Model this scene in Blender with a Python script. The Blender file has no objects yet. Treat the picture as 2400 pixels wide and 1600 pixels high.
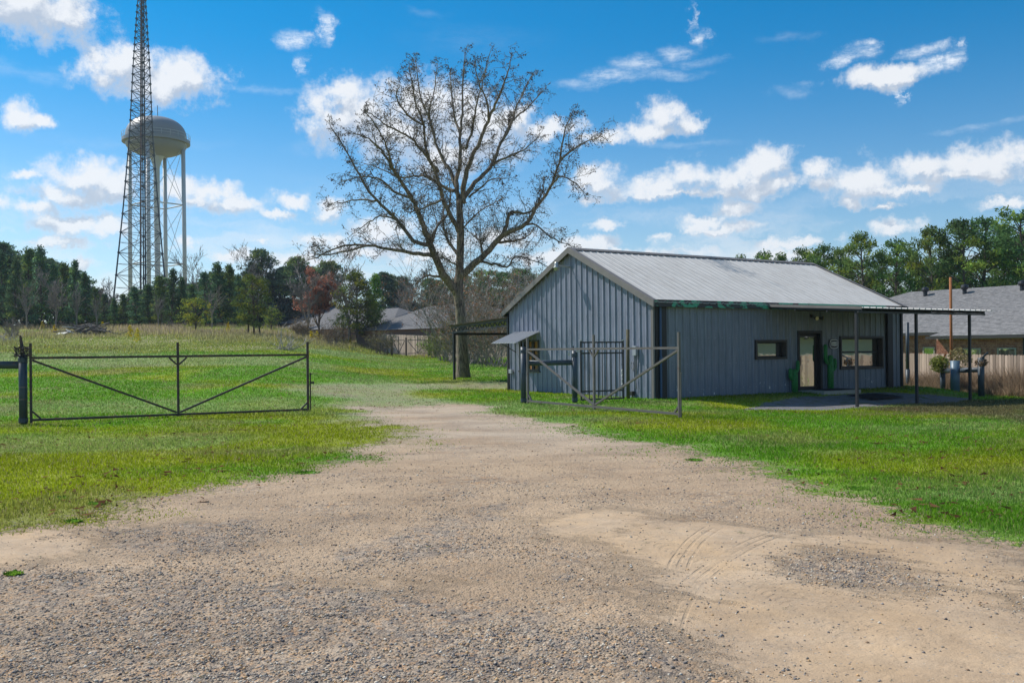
import bpy, bmesh, math, random
import numpy as np
from mathutils import Vector, Matrix, Euler
R = random.Random(7)
NR = np.random.default_rng(7)
C = bpy.context.scene.collection
SC = bpy.context.scene
PI = math.pi

# ------------------------------------------------------------------ camera, sky, sun, exposure
FPX, HY, HC, ROLL = 2120.0, 819.0, 1.55, -0.010
cam_d = bpy.data.cameras.new('camera'); cam = bpy.data.objects.new('camera', cam_d); C.objects.link(cam)
cam.location = (0, 0, HC)
cam.rotation_euler = (Matrix.Rotation(PI/2, 3, 'X') @ Matrix.Rotation(ROLL, 3, 'Z')).to_euler()
cam_d.sensor_width = 36; cam_d.lens = 36*FPX/2400; cam_d.shift_y = (HY-800)/2400
cam_d.clip_start = 0.1; cam_d.clip_end = 5000
SC.camera = cam
SUN_AZ = math.atan2(-0.878, 0.483); SUN_EL = math.radians(47)
sd = bpy.data.lights.new('sun', 'SUN'); sd.energy = 4.1; sd.angle = math.radians(0.6); sd.color = (1.0, 0.955, 0.88)
sun = bpy.data.objects.new('sun', sd); C.objects.link(sun)
S = Vector((math.sin(SUN_AZ)*math.cos(SUN_EL), math.cos(SUN_AZ)*math.cos(SUN_EL), math.sin(SUN_EL)))
sun.rotation_euler = S.to_track_quat('Z', 'Y').to_euler(); sun.location = (-60, 30, 60)
SC.view_settings.view_transform = 'Standard'; SC.view_settings.look = 'None'
SC.view_settings.exposure = 0.38; SC.view_settings.gamma = 1.0; SC.view_settings.use_curve_mapping = False
SC.cycles.max_bounces = 5; SC.cycles.transparent_max_bounces = 8
SC.cycles.use_denoising = True
SKY_STRENGTH = 0.15

# ------------------------------------------------------------------ node helper
class NT:
    def __init__(s, tree): s.t = tree; s.n = tree.nodes; s.l = tree.links
    def add(s, typ, **kw):
        n = s.n.new(typ)
        for k, v in kw.items():
            if k == 'i':
                for kk, vv in v.items():
                    if isinstance(vv, bpy.types.NodeSocket): s.l.new(vv, n.inputs[kk])
                    else: n.inputs[kk].default_value = vv
            else: setattr(n, k, v)
        return n
    def math(s, op, a, b=0.0, c=None, clamp=False):
        n = s.add('ShaderNodeMath', operation=op, use_clamp=clamp, i={0: a, 1: b})
        if c is not None:
            if isinstance(c, bpy.types.NodeSocket): s.l.new(c, n.inputs[2])
            else: n.inputs[2].default_value = c
        return n.outputs[0]
    def mix(s, f, a, b, mode='MIX'):
        n = s.add('ShaderNodeMix', data_type='RGBA', blend_type=mode)
        for idx, v in ((0, f), (6, a), (7, b)):
            if isinstance(v, bpy.types.NodeSocket): s.l.new(v, n.inputs[idx])
            else:
                if idx and len(v) == 3: v = (*v, 1)
                n.inputs[idx].default_value = v
        return n.outputs[2]
    def ramp(s, f, a, b, lo=0.0, hi=1.0, smooth=True):
        n = s.add('ShaderNodeMapRange', interpolation_type='SMOOTHSTEP' if smooth else 'LINEAR', i={0: f, 1: a, 2: b, 3: lo, 4: hi})
        return n.outputs[0]
    def noise(s, vec, scale, detail=4, rough=.55, out=0, dist=0.0):
        n = s.add('ShaderNodeTexNoise', i={'Vector': vec, 'Scale': scale, 'Detail': detail, 'Roughness': rough, 'Distortion': dist})
        return n.outputs[out]
    def vmul(s, v, k):
        return s.add('ShaderNodeVectorMath', operation='MULTIPLY', i={0: v, 1: k}).outputs[0]

# ------------------------------------------------------------------ world: Nishita sky with cumulus and cirrus
def px_dir(x, y):
    dx, dy = x-1200, y-HY
    c, s = math.cos(ROLL), math.sin(ROLL)
    X = (c*dx+s*dy)/FPX; Z = -(-s*dx+c*dy)/FPX
    return X, Z
def px_azel(x, y):
    X, Z = px_dir(x, y)
    return math.atan2(X, 1), math.atan2(Z, math.hypot(1, X))
CLOUDS = [  # x, y, rx, ry of each cloud heap as seen in the photograph (turned into sky directions)
 (50,10,150,66),(150,30,70,36),
 (270,160,72,50),(325,200,90,48),(430,188,82,44),(380,215,60,36),(300,140,50,30),
 (30,262,42,34),(75,278,42,16),
 
 (770,270,62,66),(840,262,80,66),(800,215,40,30),(985,235,105,66),(1120,300,130,80),(1040,360,110,50),(920,300,80,50),(1210,270,60,34),
 (190,424,95,46),(110,452,85,24),(262,440,60,38),(30,408,46,13),(40,487,78,20),(150,462,140,16),
 (170,530,108,24),(240,535,70,18),(130,566,95,14),(420,440,60,28),
 (500,450,72,26),(556,480,62,18),(470,470,50,16),(690,466,52,20),(770,484,44,30),(450,567,28,13),(640,500,50,12),
 (612,565,14,7),(760,560,62,16),(890,535,80,32),(575,602,70,15),(860,585,120,18),(700,612,90,12),(185,612,28,12),
 (1557,275,62,42),(1510,315,60,24),(1620,300,48,28),(1404,328,66,18),(1300,300,70,26),(1545,320,80,18),
 (2075,170,78,26),(2110,160,50,22),
 (1394,412,62,28),(1530,440,110,28),(1620,420,90,38),(1720,410,70,42),(1787,396,64,46),(1790,440,110,22),(1600,455,180,12),
 (1914,402,40,24),(2016,428,96,34),(2169,386,70,32),(2310,380,120,38),(2270,410,150,18),(2144,444,84,14),(2060,448,60,14),(1930,440,40,20),
 (1730,487,56,18),(1640,515,50,14),(1630,530,46,12),(1740,528,62,13),(1680,538,60,10),(1430,528,46,15),(2006,480,40,12),(2080,482,36,9),
 (2113,530,70,20),(2373,472,42,13),(1552,556,36,12),(1378,572,90,18),(1800,567,60,13),(1530,594,130,14),(1880,560,70,11),(1850,592,150,14),(1397,461,26,13),
 (1160,560,120,24),(1000,600,130,20),(1260,600,90,18)]
CIRRUS = [(672,92,42,17,.95),(690,86,30,12,.8),(752,70,24,24,.95),(762,92,18,14,.8),(697,150,20,14,.8),(706,166,12,14,.7),(2010,132,44,13,.95),(1968,150,30,10,.9),(2040,118,24,8,.8),(2232,146,26,12,.9),(2245,128,12,14,.8),(2185,160,30,10,.9),(2160,130,40,10,.8),(2095,230,10,12,.85),(2088,205,8,12,.5),(1000,30,60,8,.1),(1345,203,62,9,.34),(1425,182,52,12,.6),(1500,155,62,15,.62),(1585,128,48,12,.62),(1655,92,24,15,.75),(1625,50,10,28,.5),(1560,180,90,10,.4),(1640,150,60,8,.25),
          (1450,195,90,8,.35),(80,165,100,12,.14),(600,215,150,6,.18),(700,345,30,10,.1),(1860,220,40,10,.2),(2330,290,90,6,.3),(1900,200,26,6,.25),(1600,345,110,7,.18),(1850,85,60,8,.12),(300,330,200,10,.10),(1100,90,150,30,.05)]
w = bpy.data.worlds.new('World'); SC.world = w; w.use_nodes = True
wt = NT(w.node_tree); w.node_tree.nodes.clear()
sky = wt.add('ShaderNodeTexSky', sky_type='NISHITA', sun_disc=False, sun_elevation=SUN_EL, sun_rotation=SUN_AZ, air_density=1.0, dust_density=0.4, ozone_density=2.5)
tc = wt.add('ShaderNodeTexCoord').outputs['Generated']
sep = wt.add('ShaderNodeSeparateXYZ', i={0: tc})
az = wt.math('ARCTAN2', sep.outputs[0], sep.outputs[1])
el = wt.math('ARCSINE', sep.outputs[2])
ae = wt.add('ShaderNodeCombineXYZ', i={0: az, 1: el}).outputs[0]
def warp(vec, scale, amt, det=5, rough=.6):
    n = wt.add('ShaderNodeTexNoise', i={'Vector': tc, 'Scale': scale, 'Detail': det, 'Roughness': rough}).outputs['Color']
    n = wt.add('ShaderNodeVectorMath', operation='SUBTRACT', i={0: n, 1: (.5, .5, .5)}).outputs[0]
    n = wt.add('ShaderNodeVectorMath', operation='MULTIPLY', i={0: n, 1: amt}).outputs[0]
    return wt.add('ShaderNodeVectorMath', operation='ADD', i={0: vec, 1: n}).outputs[0]
# node group: distance (in radii) to the nearest heap
g = bpy.data.node_groups.new('heaps', 'ShaderNodeTree')
g.interface.new_socket('v', in_out='INPUT', socket_type='NodeSocketVector')
g.interface.new_socket('d', in_out='OUTPUT', socket_type='NodeSocketFloat')
gt = NT(g); gi = g.nodes.new('NodeGroupInput'); go = g.nodes.new('NodeGroupOutput')
prev = None
for (x, y, rx, ry) in CLOUDS:
    a, e = px_azel(x, y); fx = 1.0/(rx*1.04/FPX); fy = 1.0/(ry*1.10/FPX)
    v = gt.add('ShaderNodeVectorMath', operation='MULTIPLY_ADD', i={0: gi.outputs[0], 1: (fx, fy, 0), 2: (-a*fx, -e*fy, 0)}).outputs[0]
    d = gt.add('ShaderNodeVectorMath', operation='LENGTH', i={0: v}).outputs['Value']
    prev = d if prev is None else gt.add('ShaderNodeMath', operation='SMOOTH_MIN', i={0: prev, 1: d, 2: .42}).outputs[0]
g.links.new(prev, go.inputs[0])
aew = warp(warp(ae, 10, (.055, .030, 0), 3), 36, (.040, .030, 0), 8, .72)
def heap(v):
    n = wt.n.new('ShaderNodeGroup'); n.node_tree = g; wt.l.new(v, n.inputs[0]); return n.outputs[0]
h1 = heap(aew)
off = wt.add('ShaderNodeVectorMath', operation='ADD', i={0: aew, 1: (-.006, .018, 0)}).outputs[0]
h2 = heap(off)
det = wt.noise(tc, 42, 9, .66)
detb = wt.noise(wt.add('ShaderNodeVectorMath', operation='ADD', i={0: tc, 1: (-.005, 0, .008)}).outputs[0], 42, 9, .66)
den = wt.math('ADD', wt.math('SUBTRACT', 1.0, h1), wt.math('ADD', wt.math('MULTIPLY', wt.math('SUBTRACT', det, .5), 2.0), wt.math('MULTIPLY', wt.math('SUBTRACT', wt.noise(tc, 15, 4, .6), .5), 1.5)))
alpha = wt.ramp(den, -.20, .72, 0, .96)
# the same kind of clouds go on over the rest of the sky
pz = wt.math('ADD', wt.math('MAXIMUM', sep.outputs[2], 0.0), .12)
pv = wt.add('ShaderNodeCombineXYZ', i={0: wt.math('DIVIDE', sep.outputs[0], pz), 1: wt.math('DIVIDE', sep.outputs[1], pz)}).outputs[0]
gen = wt.noise(pv, 1.1, 7, .55)
gen_a = wt.ramp(gen, .53, .64)
outv = wt.math('MAXIMUM', wt.ramp(wt.math('ABSOLUTE', az), .60, .70), wt.ramp(el, .42, .55))
gen_a = wt.math('MULTIPLY', gen_a, wt.math('MULTIPLY', outv, wt.ramp(sep.outputs[2], 0.0, .1)))
# cirrus
cw = warp(warp(ae, 7, (.06, .035, 0), 3), 26, (.085, .022, 0), 8, .74)
prevc = None
for (x, y, rx, ry, st) in CIRRUS:
    a, e = px_azel(x, y); fx = 1.0/(rx*1.3/FPX); fy = 1.0/(ry*1.6/FPX)
    v = wt.add('ShaderNodeVectorMath', operation='MULTIPLY_ADD', i={0: cw, 1: (fx, fy, 0), 2: (-a*fx, -e*fy, 0)}).outputs[0]
    d = wt.add('ShaderNodeVectorMath', operation='LENGTH', i={0: v}).outputs['Value']
    d = wt.ramp(d, 1.15, .0, 0, st)
    prevc = d if prevc is None else wt.math('MAXIMUM', prevc, d)
cir = wt.math('MULTIPLY', prevc, wt.ramp(wt.noise(wt.vmul(ae, (1, 3.2, 1)), 26, 8, .72), .34, .66, .15, 1.1))
shade = wt.math('ADD', wt.math('MULTIPLY', wt.math('SUBTRACT', h2, h1), 1.15), wt.math('MULTIPLY', wt.math('SUBTRACT', det, detb), 2.2))
lit = wt.ramp(wt.math('ADD', shade, wt.math('MULTIPLY', den, -.10)), -.40, .50)
edge = wt.ramp(den, .05, .6, .5, 0)
lit = wt.math('MAXIMUM', lit, edge)
ccol = wt.mix(lit, (2.75, 3.1, 3.65), (4.9, 4.95, 5.05))
# slightly richer blue aloft, paler towards the horizon
tint = wt.mix(wt.ramp(el, .02, .36), (0.58, .64, .68), (.0, .43, .64))
skyc = wt.mix(1.0, sky.outputs[0], tint, 'MULTIPLY')
c1 = wt.mix(wt.math('MULTIPLY', cir, 1.0), skyc, (4.8, 5.1, 5.5))
haz = wt.ramp(el, .0, .20, .80, .95)
c2 = wt.mix(wt.math('MULTIPLY', alpha, haz), c1, ccol)
bank = wt.math('MULTIPLY', wt.ramp(wt.noise(wt.vmul(aew, (1, 5, 1)), 6, 8, .62), .44, .66), wt.math('MULTIPLY', wt.ramp(el, .20, .07), wt.ramp(el, .0, .03)))
c2 = wt.mix(wt.math('MULTIPLY', bank, .62), c2, (4.9, 5.0, 5.2))
c3 = wt.mix(gen_a, c2, wt.mix(wt.ramp(gen, .56, .72), (5.2, 5.2, 5.3), (3.8, 4.0, 4.4)))
bg = wt.add('ShaderNodeBackground', i={'Color': c3, 'Strength': SKY_STRENGTH})
ow = wt.add('ShaderNodeOutputWorld', i={'Surface': bg.outputs[0]})
w.cycles.sampling_method = 'MANUAL'; w.cycles.sample_map_resolution = 512

# ------------------------------------------------------------------ numpy noise
_T = NR.random((512, 512))
def vn(x, y):
    xi = np.floor(x).astype(int); yi = np.floor(y).astype(int); fx = x-xi; fy = y-yi
    fx = fx*fx*(3-2*fx); fy = fy*fy*(3-2*fy)
    a = _T[xi & 511, yi & 511]; b = _T[(xi+1) & 511, yi & 511]; c = _T[xi & 511, (yi+1) & 511]; d = _T[(xi+1) & 511, (yi+1) & 511]
    return (a*(1-fx)+b*fx)*(1-fy)+(c*(1-fx)+d*fx)*fy
def fbm(x, y, sc, o=4, ox=0.0):
    s = 0; a = 1; t = 0
    for k in range(o):
        s = s+a*vn(x*sc+17.3*k+ox, y*sc+9.1*k+ox*.7); t += a; a *= .5; sc *= 2.03
    return s/t
def sstep(a, b, x):
    t = np.clip((x-a)/(b-a), 0, 1); return t*t*(3-2*t)

# ------------------------------------------------------------------ terrain height
TH = 0.558; LX = np.array([math.cos(TH), math.sin(TH)]); GX = np.array([-math.sin(TH), math.cos(TH)]); P0 = np.array([4.314, 27.575])
BW, BL, ZE, ZA = 8.352, 12.105, 3.0, 4.937
_YL = [-100, 22, 35, 52, 80, 112, 160, 300, 900]; _ZL = [0, 0, .6, 1.5, 3.0, 4.7, 6.0, 8, 14]
_YC = [-100, 30, 38, 42, 50, 60, 75, 91, 120, 160, 300, 900]; _ZC = [0, 0, .25, .27, .42, .72, .95, 1.0, 2.0, 3.2, 6, 12]
_YR = [-100, 20, 27, 36, 45, 60, 100, 300, 900]; _ZR = [0, 0, -.27, -.35, -.42, -.5, -.5, 2, 8]
def _sm(Y, ys, zs):
    return (np.interp(Y-1.5, ys, zs)+np.interp(Y, ys, zs)+np.interp(Y+1.5, ys, zs))/3
def T(X, Y):
    X = np.asarray(X, float); Y = np.asarray(Y, float)
    u = X/np.maximum(Y, 3.0)
    zl, zc, zr = _sm(Y, _YL, _ZL), _sm(Y, _YC, _ZC), _sm(Y, _YR, _ZR)
    a = sstep(-.30, -.10, u); b = sstep(.02, .36, u)
    z = zl*(1-a)+zc*a; z = z*(1-b)+zr*b
    dx, dy = X-P0[0], Y-P0[1]; s = dx*LX[0]+dy*LX[1]; t = dx*GX[0]+dy*GX[1]
    d = np.hypot(np.maximum(np.maximum(-s, s-BL), 0), np.maximum(np.maximum(-t, t-BW), 0))
    k = 1-sstep(.4, 3.4, d)
    z = z*(1-k)
    z = z+(fbm(X, Y, .35, 3, 5.0)-.5)*.07*(1-k)
    z = z+(fbm(X, Y, .06, 3, 15.0)-.5)*.5*sstep(48, 70, Y)
    return z
def Tz(x, y): return float(T(x, y))
def P(x, y, Y):
    X, Z = px_dir(x, y); return Vector((X*Y, Y, HC+Z*Y))
def G(x, y):      # ground point seen at a photo position
    X, Z = px_dir(x, y); Y = 3.5
    while Y < 400:
        if HC+Z*Y < Tz(X*Y, Y): break
        Y *= 1.01
    lo, hi = Y/1.01, Y
    for _ in range(12):
        m = (lo+hi)/2
        if HC+Z*m < Tz(X*m, m): hi = m
        else: lo = m
    return Vector((X*hi, hi, Tz(X*hi, hi)))
def atx(x, Y):    # ground point at depth Y below photo column x
    X = px_dir(x, HY)[0]*Y; return Vector((X, Y, Tz(X, Y)))
def loc2w(s, t, z=0): return Vector((P0[0]+s*LX[0]+t*GX[0], P0[1]+s*LX[1]+t*GX[1], z))

# ------------------------------------------------------------------ mesh helpers
class MB:
    def __init__(s): s.v = []; s.f = []; s.m = []
    def add(s, vs, fs, m=0):
        o = len(s.v); s.v += [tuple(v) for v in vs]; s.f += [tuple(i+o for i in f) for f in fs]; s.m += [m]*len(fs); return s
    def box(s, c, d, rot=None, m=0):
        hx, hy, hz = d[0]/2, d[1]/2, d[2]/2
        vs = [Vector((x*hx, y*hy, z*hz)) for z in (-1, 1) for y in (-1, 1) for x in (-1, 1)]
        if rot is not None: vs = [rot @ v for v in vs]
        c = Vector(c)
        return s.add([v+c for v in vs], [(0, 2, 3, 1), (4, 5, 7, 6), (0, 1, 5, 4), (2, 6, 7, 3), (0, 4, 6, 2), (1, 3, 7, 5)], m)
    def bar(s, a, b, w, h=None, m=0):   # square bar from a to b
        a, b = Vector(a), Vector(b); h = h or w; d = b-a
        return s.box((a+b)/2, (w, h, d.length), d.to_track_quat('Z', 'Y').to_matrix(), m)
    def tube(s, pts, rad, n=8, cap=True, m=0):
        pts = [Vector(p) for p in pts]
        if not hasattr(rad, '__len__'): rad = [rad]*len(pts)
        o = len(s.v); ref = None
        for i, p in enumerate(pts):
            d = (pts[min(i+1, len(pts)-1)]-pts[max(i-1, 0)])
            if d.length < 1e-9: d = Vector((0, 0, 1))
            d.normalize()
            if ref is None: ref = d.orthogonal()
            ref = (ref-d*ref.dot(d)); ref = ref.normalized() if ref.length > 1e-6 else d.orthogonal().normalized()
            q = d.cross(ref)
            for k in range(n):
                a = 2*PI*k/n; s.v.append(tuple(p+(ref*math.cos(a)+q*math.sin(a))*rad[i]))
        for i in range(len(pts)-1):
            for k in range(n):
                k2 = (k+1) % n; s.f.append((o+i*n+k, o+i*n+k2, o+(i+1)*n+k2, o+(i+1)*n+k)); s.m.append(m)
        if cap:
            s.f.append(tuple(o+k for k in range(n))[::-1]); s.f.append(tuple(o+(len(pts)-1)*n+k for k in range(n))); s.m += [m, m]
        return s
    def lathe(s, prof, n=24, m=0, cen=(0, 0, 0)):
        o = len(s.v)
        for r, z in prof:
            for k in range(n):
                a = 2*PI*k/n; s.v.append((cen[0]+r*math.cos(a), cen[1]+r*math.sin(a), cen[2]+z))
        for i in range(len(prof)-1):
            for k in range(n):
                k2 = (k+1) % n; s.f.append((o+i*n+k, o+i*n+k2, o+(i+1)*n+k2, o+(i+1)*n+k)); s.m.append(m)
        return s
    def build(s, name, mat, parent=None, smooth=False, bevel=0):
        me = bpy.data.meshes.new(name); me.from_pydata(s.v, [], s.f)
        mats = mat if isinstance(mat, (list, tuple)) else [mat]
        for q in mats: me.materials.append(q)
        if len(mats) > 1: me.polygons.foreach_set('material_index', s.m)
        if smooth: me.polygons.foreach_set('use_smooth', [True]*len(me.polygons))
        me.update()
        o = bpy.data.objects.new(name, me); C.objects.link(o)
        if parent: o.parent = parent
        if bevel:
            b = o.modifiers.new('bevel', 'BEVEL'); b.width = bevel; b.segments = 2; b.limit_method = 'ANGLE'
        return o
def thing(name, label, cat, loc=(0, 0, 0), rz=0, group=None):
    o = bpy.data.objects.new(name, None); C.objects.link(o); o.location = loc; o.rotation_euler = (0, 0, rz)
    o['label'] = label; o['category'] = cat
    if group: o['group'] = group
    return o
def tag(o, label=None, cat=None, group=None, kind=None):
    if label: o['label'] = label
    if cat: o['category'] = cat
    if group: o['group'] = group
    if kind: o['kind'] = kind
    return o
def dup(root, loc, rz=0, scale=1.0, label=None, group=None):
    r = root.copy(); C.objects.link(r); r.location = loc; r.rotation_euler = (0, 0, rz)
    r.scale = scale if hasattr(scale, '__len__') else (scale,)*3
    if label: r['label'] = label
    if group: r['group'] = group
    for ch in list(root.children):
        c = ch.copy(); C.objects.link(c); c.parent = r
        for gch in ch.children:
            d = gch.copy(); C.objects.link(d); d.parent = c
    return r
def np_mesh(name, verts, faces, cols, mat, parent=None):   # cols: per-vertex rgb, faces (n,3)
    me = bpy.data.meshes.new(name); nv, nf = len(verts), len(faces)
    me.vertices.add(nv); me.vertices.foreach_set('co', np.asarray(verts, np.float32).ravel())
    me.loops.add(nf*3); me.loops.foreach_set('vertex_index', np.asarray(faces, np.int32).ravel())
    me.polygons.add(nf); me.polygons.foreach_set('loop_start', np.arange(0, nf*3, 3, dtype=np.int32))
    if cols is not None:
        ca = me.color_attributes.new('col', 'FLOAT_COLOR', 'POINT')
        ca.data.foreach_set('color', np.concatenate([cols, np.ones((nv, 1))], 1).astype(np.float32).ravel())
    me.materials.append(mat); me.update(calc_edges=True)
    o = bpy.data.objects.new(name, me); C.objects.link(o)
    if parent: o.parent = parent
    return o

# ------------------------------------------------------------------ materials
def newmat(name):
    m = bpy.data.materials.new(name); m.use_nodes = True; t = NT(m.node_tree)
    b = m.node_tree.nodes['Principled BSDF']; return m, t, b
def simple(name, col, rough=.6, var=.25, scale=6, metal=0, bump=.0, col2=None, thr=(.5, .62), bscale=40, stretch=(1, 1, 1)):
    m, t, b = newmat(name)
    co = t.add('ShaderNodeTexCoord').outputs['Object']; co = t.vmul(co, stretch)
    n = t.noise(co, scale, 5, .6)
    c = t.mix(n, tuple(x*(1-var) for x in col), tuple(min(1, x*(1+var)) for x in col))
    if col2: c = t.mix(t.ramp(t.noise(co, scale*1.7, 6, .65), *thr), c, col2)
    t.l.new(c, b.inputs['Base Color']); b.inputs['Roughness'].default_value = rough; b.inputs['Metallic'].default_value = metal
    if bump:
        bn = t.add('ShaderNodeBump', i={'Strength': bump, 'Distance': .01, 'Height': t.noise(co, bscale, 4, .6)})
        t.l.new(bn.outputs[0], b.inputs['Normal'])
    return m
M = {}
M['gate_rust'] = simple('rusty_black_pipe', (.035, .028, .024), .6, .5, 7, 0, .4, (.12, .045, .018), (.50, .68))
M['gate_grey'] = simple('weathered_grey_pipe', (.115, .105, .098), .55, .35, 6, .1, .3, (.10, .06, .04), (.55, .7))
M['pipe_blue'] = simple('painted_blue_black_pipe', (.035, .052, .07), .5, .4, 5, 0, .3, (.14, .06, .025), (.62, .72))
M['black_metal'] = simple('black_painted_metal', (.022, .022, .024), .55, .3, 5, 0, .2, (.08, .035, .02), (.62, .75))
M['rust_pole'] = simple('orange_rust', (.30, .11, .035), .85, .4, 9, 0, .4)
M['wood_post'] = simple('old_wooden_post', (.10, .085, .05), .9, .5, 4, 0, .8, (.06, .06, .02), (.5, .6), 30, (6, 6, 1))
M['white_metal'] = simple('white_tower_paint', (.50, .505, .51), .5, .1, .5)
M['tank_grey'] = simple('backlit_grey_tank_paint', (.24, .245, .26), .5, .1, .3)  # tank grey carries its backlit shade in the base colour
M['mast'] = simple('dark_galvanised_steel', (.07, .075, .085), .55, .3, .3)
M['mast_red'] = simple('dull_reddish_conduit', (.22, .14, .12), .6, .3, .3)
M['trim'] = simple('brown_grey_trim', (.16, .145, .135), .6, .25, 3, 0, .1, (.30, .27, .24), (.6, .75))
M['black_trim'] = simple('black_trim_paint', (.012, .012, .013), .55, .4, 4, 0, .1, (.02, .14, .07), (.70, .73))
M['concrete'] = simple('concrete', (.34, .31, .26), .9, .2, 5, 0, .3)
M['mat_rubber'] = simple('black_rubber', (.02, .02, .024), .8, .3, 9, 0, .6)
M['box_grey'] = simple('grey_utility_box', (.30, .32, .35), .5, .15, 5)
M['lamp_grey'] = simple('galvanised_lamp', (.42, .42, .40), .4, .2, 5, .5)
M['lamp_lens'] = simple('cream_lamp_lens', (.75, .66, .42), .3, .05, 5)
M['cactus'] = simple('green_painted_steel', (.015, .19, .035), .6, .5, 14, 0, .3, (.01, .05, .02), (.55, .62))
M['dark_in'] = simple('dark_frame', (.012, .011, .010), .6, .3, 4)
M['frame_brown'] = simple('bronze_window_frame', (.035, .028, .024), .5, .3, 4)
M['orange_wood'] = simple('orange_plywood', (.36, .17, .05), .8, .3, 4, 0, 0, None, (.5, .6), 40, (1, 1, 6))
M['cable'] = simple('grey_cable', (.18, .18, .19), .6, .2, 4)
M['sign_black'] = simple('black_sign_plate', (.015, .015, .015), .4, .1, 4)
M['sign_white'] = simple('white_sign_paint', (.8, .8, .8), .5, .03, 4)
M['twigs_grey'] = simple('bleached_branch', (.36, .33, .30), .9, .3, 2)
M['dead_wood'] = simple('dark_dead_wood', (.10, .085, .075), .9, .5, 2, 0, 0, (.34, .32, .30), (.55, .65))
M['white_board'] = simple('white_board', (.6, .6, .58), .7, .1, 2)
M['vent_black'] = simple('black_roof_vent', (.018, .018, .022), .5, .2, 4)
M['house_trim'] = simple('dark_fascia', (.035, .03, .03), .6, .2, 3)
M['pale_trim'] = simple('pale_window_trim', (.36, .31, .25), .7, .1, 3)
M['road'] = simple('pale_road', (.42, .42, .43), .9, .08, .5)

# corrugated wall paint: weathered blue-grey with paler rubbed patches and chips near the ground
def wall_mat(name, base, chips):
    m, t, b = newmat(name); co = t.add('ShaderNodeTexCoord').outputs['Object']
    sp = t.add('ShaderNodeSeparateXYZ', i={0: co})
    n1 = t.noise(co, .9, 5, .6); n2 = t.noise(t.vmul(co, (5, 5, .5)), 2.5, 5, .6)
    c = t.mix(n1, tuple(x*.72 for x in base), tuple(x*1.3 for x in base))
    c = t.mix(t.math('MULTIPLY', t.ramp(n2, .42, .72), .5), c, tuple(min(1, x*1.55+.03) for x in base)); c = t.mix(t.math('MULTIPLY', t.ramp(t.noise(t.vmul(co, (7, 7, .35)), 1.7, 6, .7), .52, .72), .45), c, tuple(x*.5 for x in base)); c = t.mix(t.math('MULTIPLY', t.ramp(t.noise(t.vmul(co, (1, 1, 2)), 1.1, 6, .7), .55, .7), .3), c, (.16, .15, .16))
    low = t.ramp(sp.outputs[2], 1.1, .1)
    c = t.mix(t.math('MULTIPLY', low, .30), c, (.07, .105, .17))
    chip = t.math('MULTIPLY', t.ramp(t.noise(t.vmul(co, (1, 1, .45)), 9, 4, .6), .66, .67), t.ramp(sp.outputs[2], .75, .1))
    c = t.mix(t.math('MULTIPLY', chip, chips), c, (.55, .57, .58))
    dots = t.ramp(t.noise(co, 38, 2, .5), .77, .79)
    c = t.mix(t.math('MULTIPLY', dots, .4), c, (.4, .42, .45))
    t.l.new(c, b.inputs['Base Color']); b.inputs['Roughness'].default_value = .5
    bn = t.add('ShaderNodeBump', i={'Strength': .25, 'Distance': .02, 'Height': t.noise(co, 6, 3, .5)}); t.l.new(bn.outputs[0], b.inputs['Normal'])
    return m
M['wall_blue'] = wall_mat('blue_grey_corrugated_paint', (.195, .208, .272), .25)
M['wall_front'] = wall_mat('shaded_corrugated_paint', (.155, .172, .208), 1.0)  # same blue-grey paint, with the front wall's shade put into a darker base
def roof_mat():
    m, t, b = newmat('weathered_galvalume'); co = t.add('ShaderNodeTexCoord').outputs['Object']
    n1 = t.noise(co, .7, 5, .6); st = t.noise(t.vmul(co, (5, .35, .35)), 4, 6, .7)
    c = t.mix(n1, (.44, .42, .39), (.58, .56, .53))
    c = t.mix(t.math('MULTIPLY', t.ramp(st, .42, .72), .6), c, (.27, .235, .20))
    t.l.new(c, b.inputs['Base Color']); b.inputs['Roughness'].default_value = .62; b.inputs['Metallic'].default_value = 0
    return m
M['roof'] = roof_mat()
def peel_mat():
    m, t, b = newmat('black_eave_trim_with_peeling_green'); co = t.add('ShaderNodeTexCoord').outputs['Object']
    n = t.noise(t.vmul(co, (1, 1, 1.4)), 2.6, 6, .62); sp = t.add('ShaderNodeSeparateXYZ', i={0: co})
    bias = t.math('MULTIPLY', t.ramp(sp.outputs[0], 4.0, 8.0), .09)
    k = t.ramp(t.math('ADD', n, bias), .505, .52)
    k = t.math('MULTIPLY', k, t.ramp(sp.outputs[0], 11.1, 10.9, .0, 1))
    c = t.mix(k, (.03, .027, .025), t.mix(t.noise(co, 12, 3), (.03, .22, .12), (.09, .42, .26)))
    t.l.new(c, b.inputs['Base Color']); b.inputs['Roughness'].default_value = .6; return m
M['peel'] = peel_mat()
def glass_mat(name, tint, mixf=.55):
    m, t, b = newmat(name); b.inputs['Base Color'].default_value = (.012, .014, .016, 1); b.inputs['Roughness'].default_value = .05
    gl = t.add('ShaderNodeBsdfGlossy', i={'Color': (*tint, 1), 'Roughness': .015})
    co = t.add('ShaderNodeTexCoord').outputs['Object']
    bn = t.add('ShaderNodeBump', i={'Strength': .06, 'Distance': .02, 'Height': t.noise(co, 3.5, 2, .5)}); t.l.new(bn.outputs[0], gl.inputs['Normal'])
    mx = t.add('ShaderNodeMixShader', i={0: mixf, 1: b.outputs[0], 2: gl.outputs[0]})
    t.l.new(mx.outputs[0], m.node_tree.nodes['Material Output'].inputs['Surface']); return m
M['glass'] = glass_mat('reflective_window_glass', (.8, .78, .72), .62)
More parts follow.
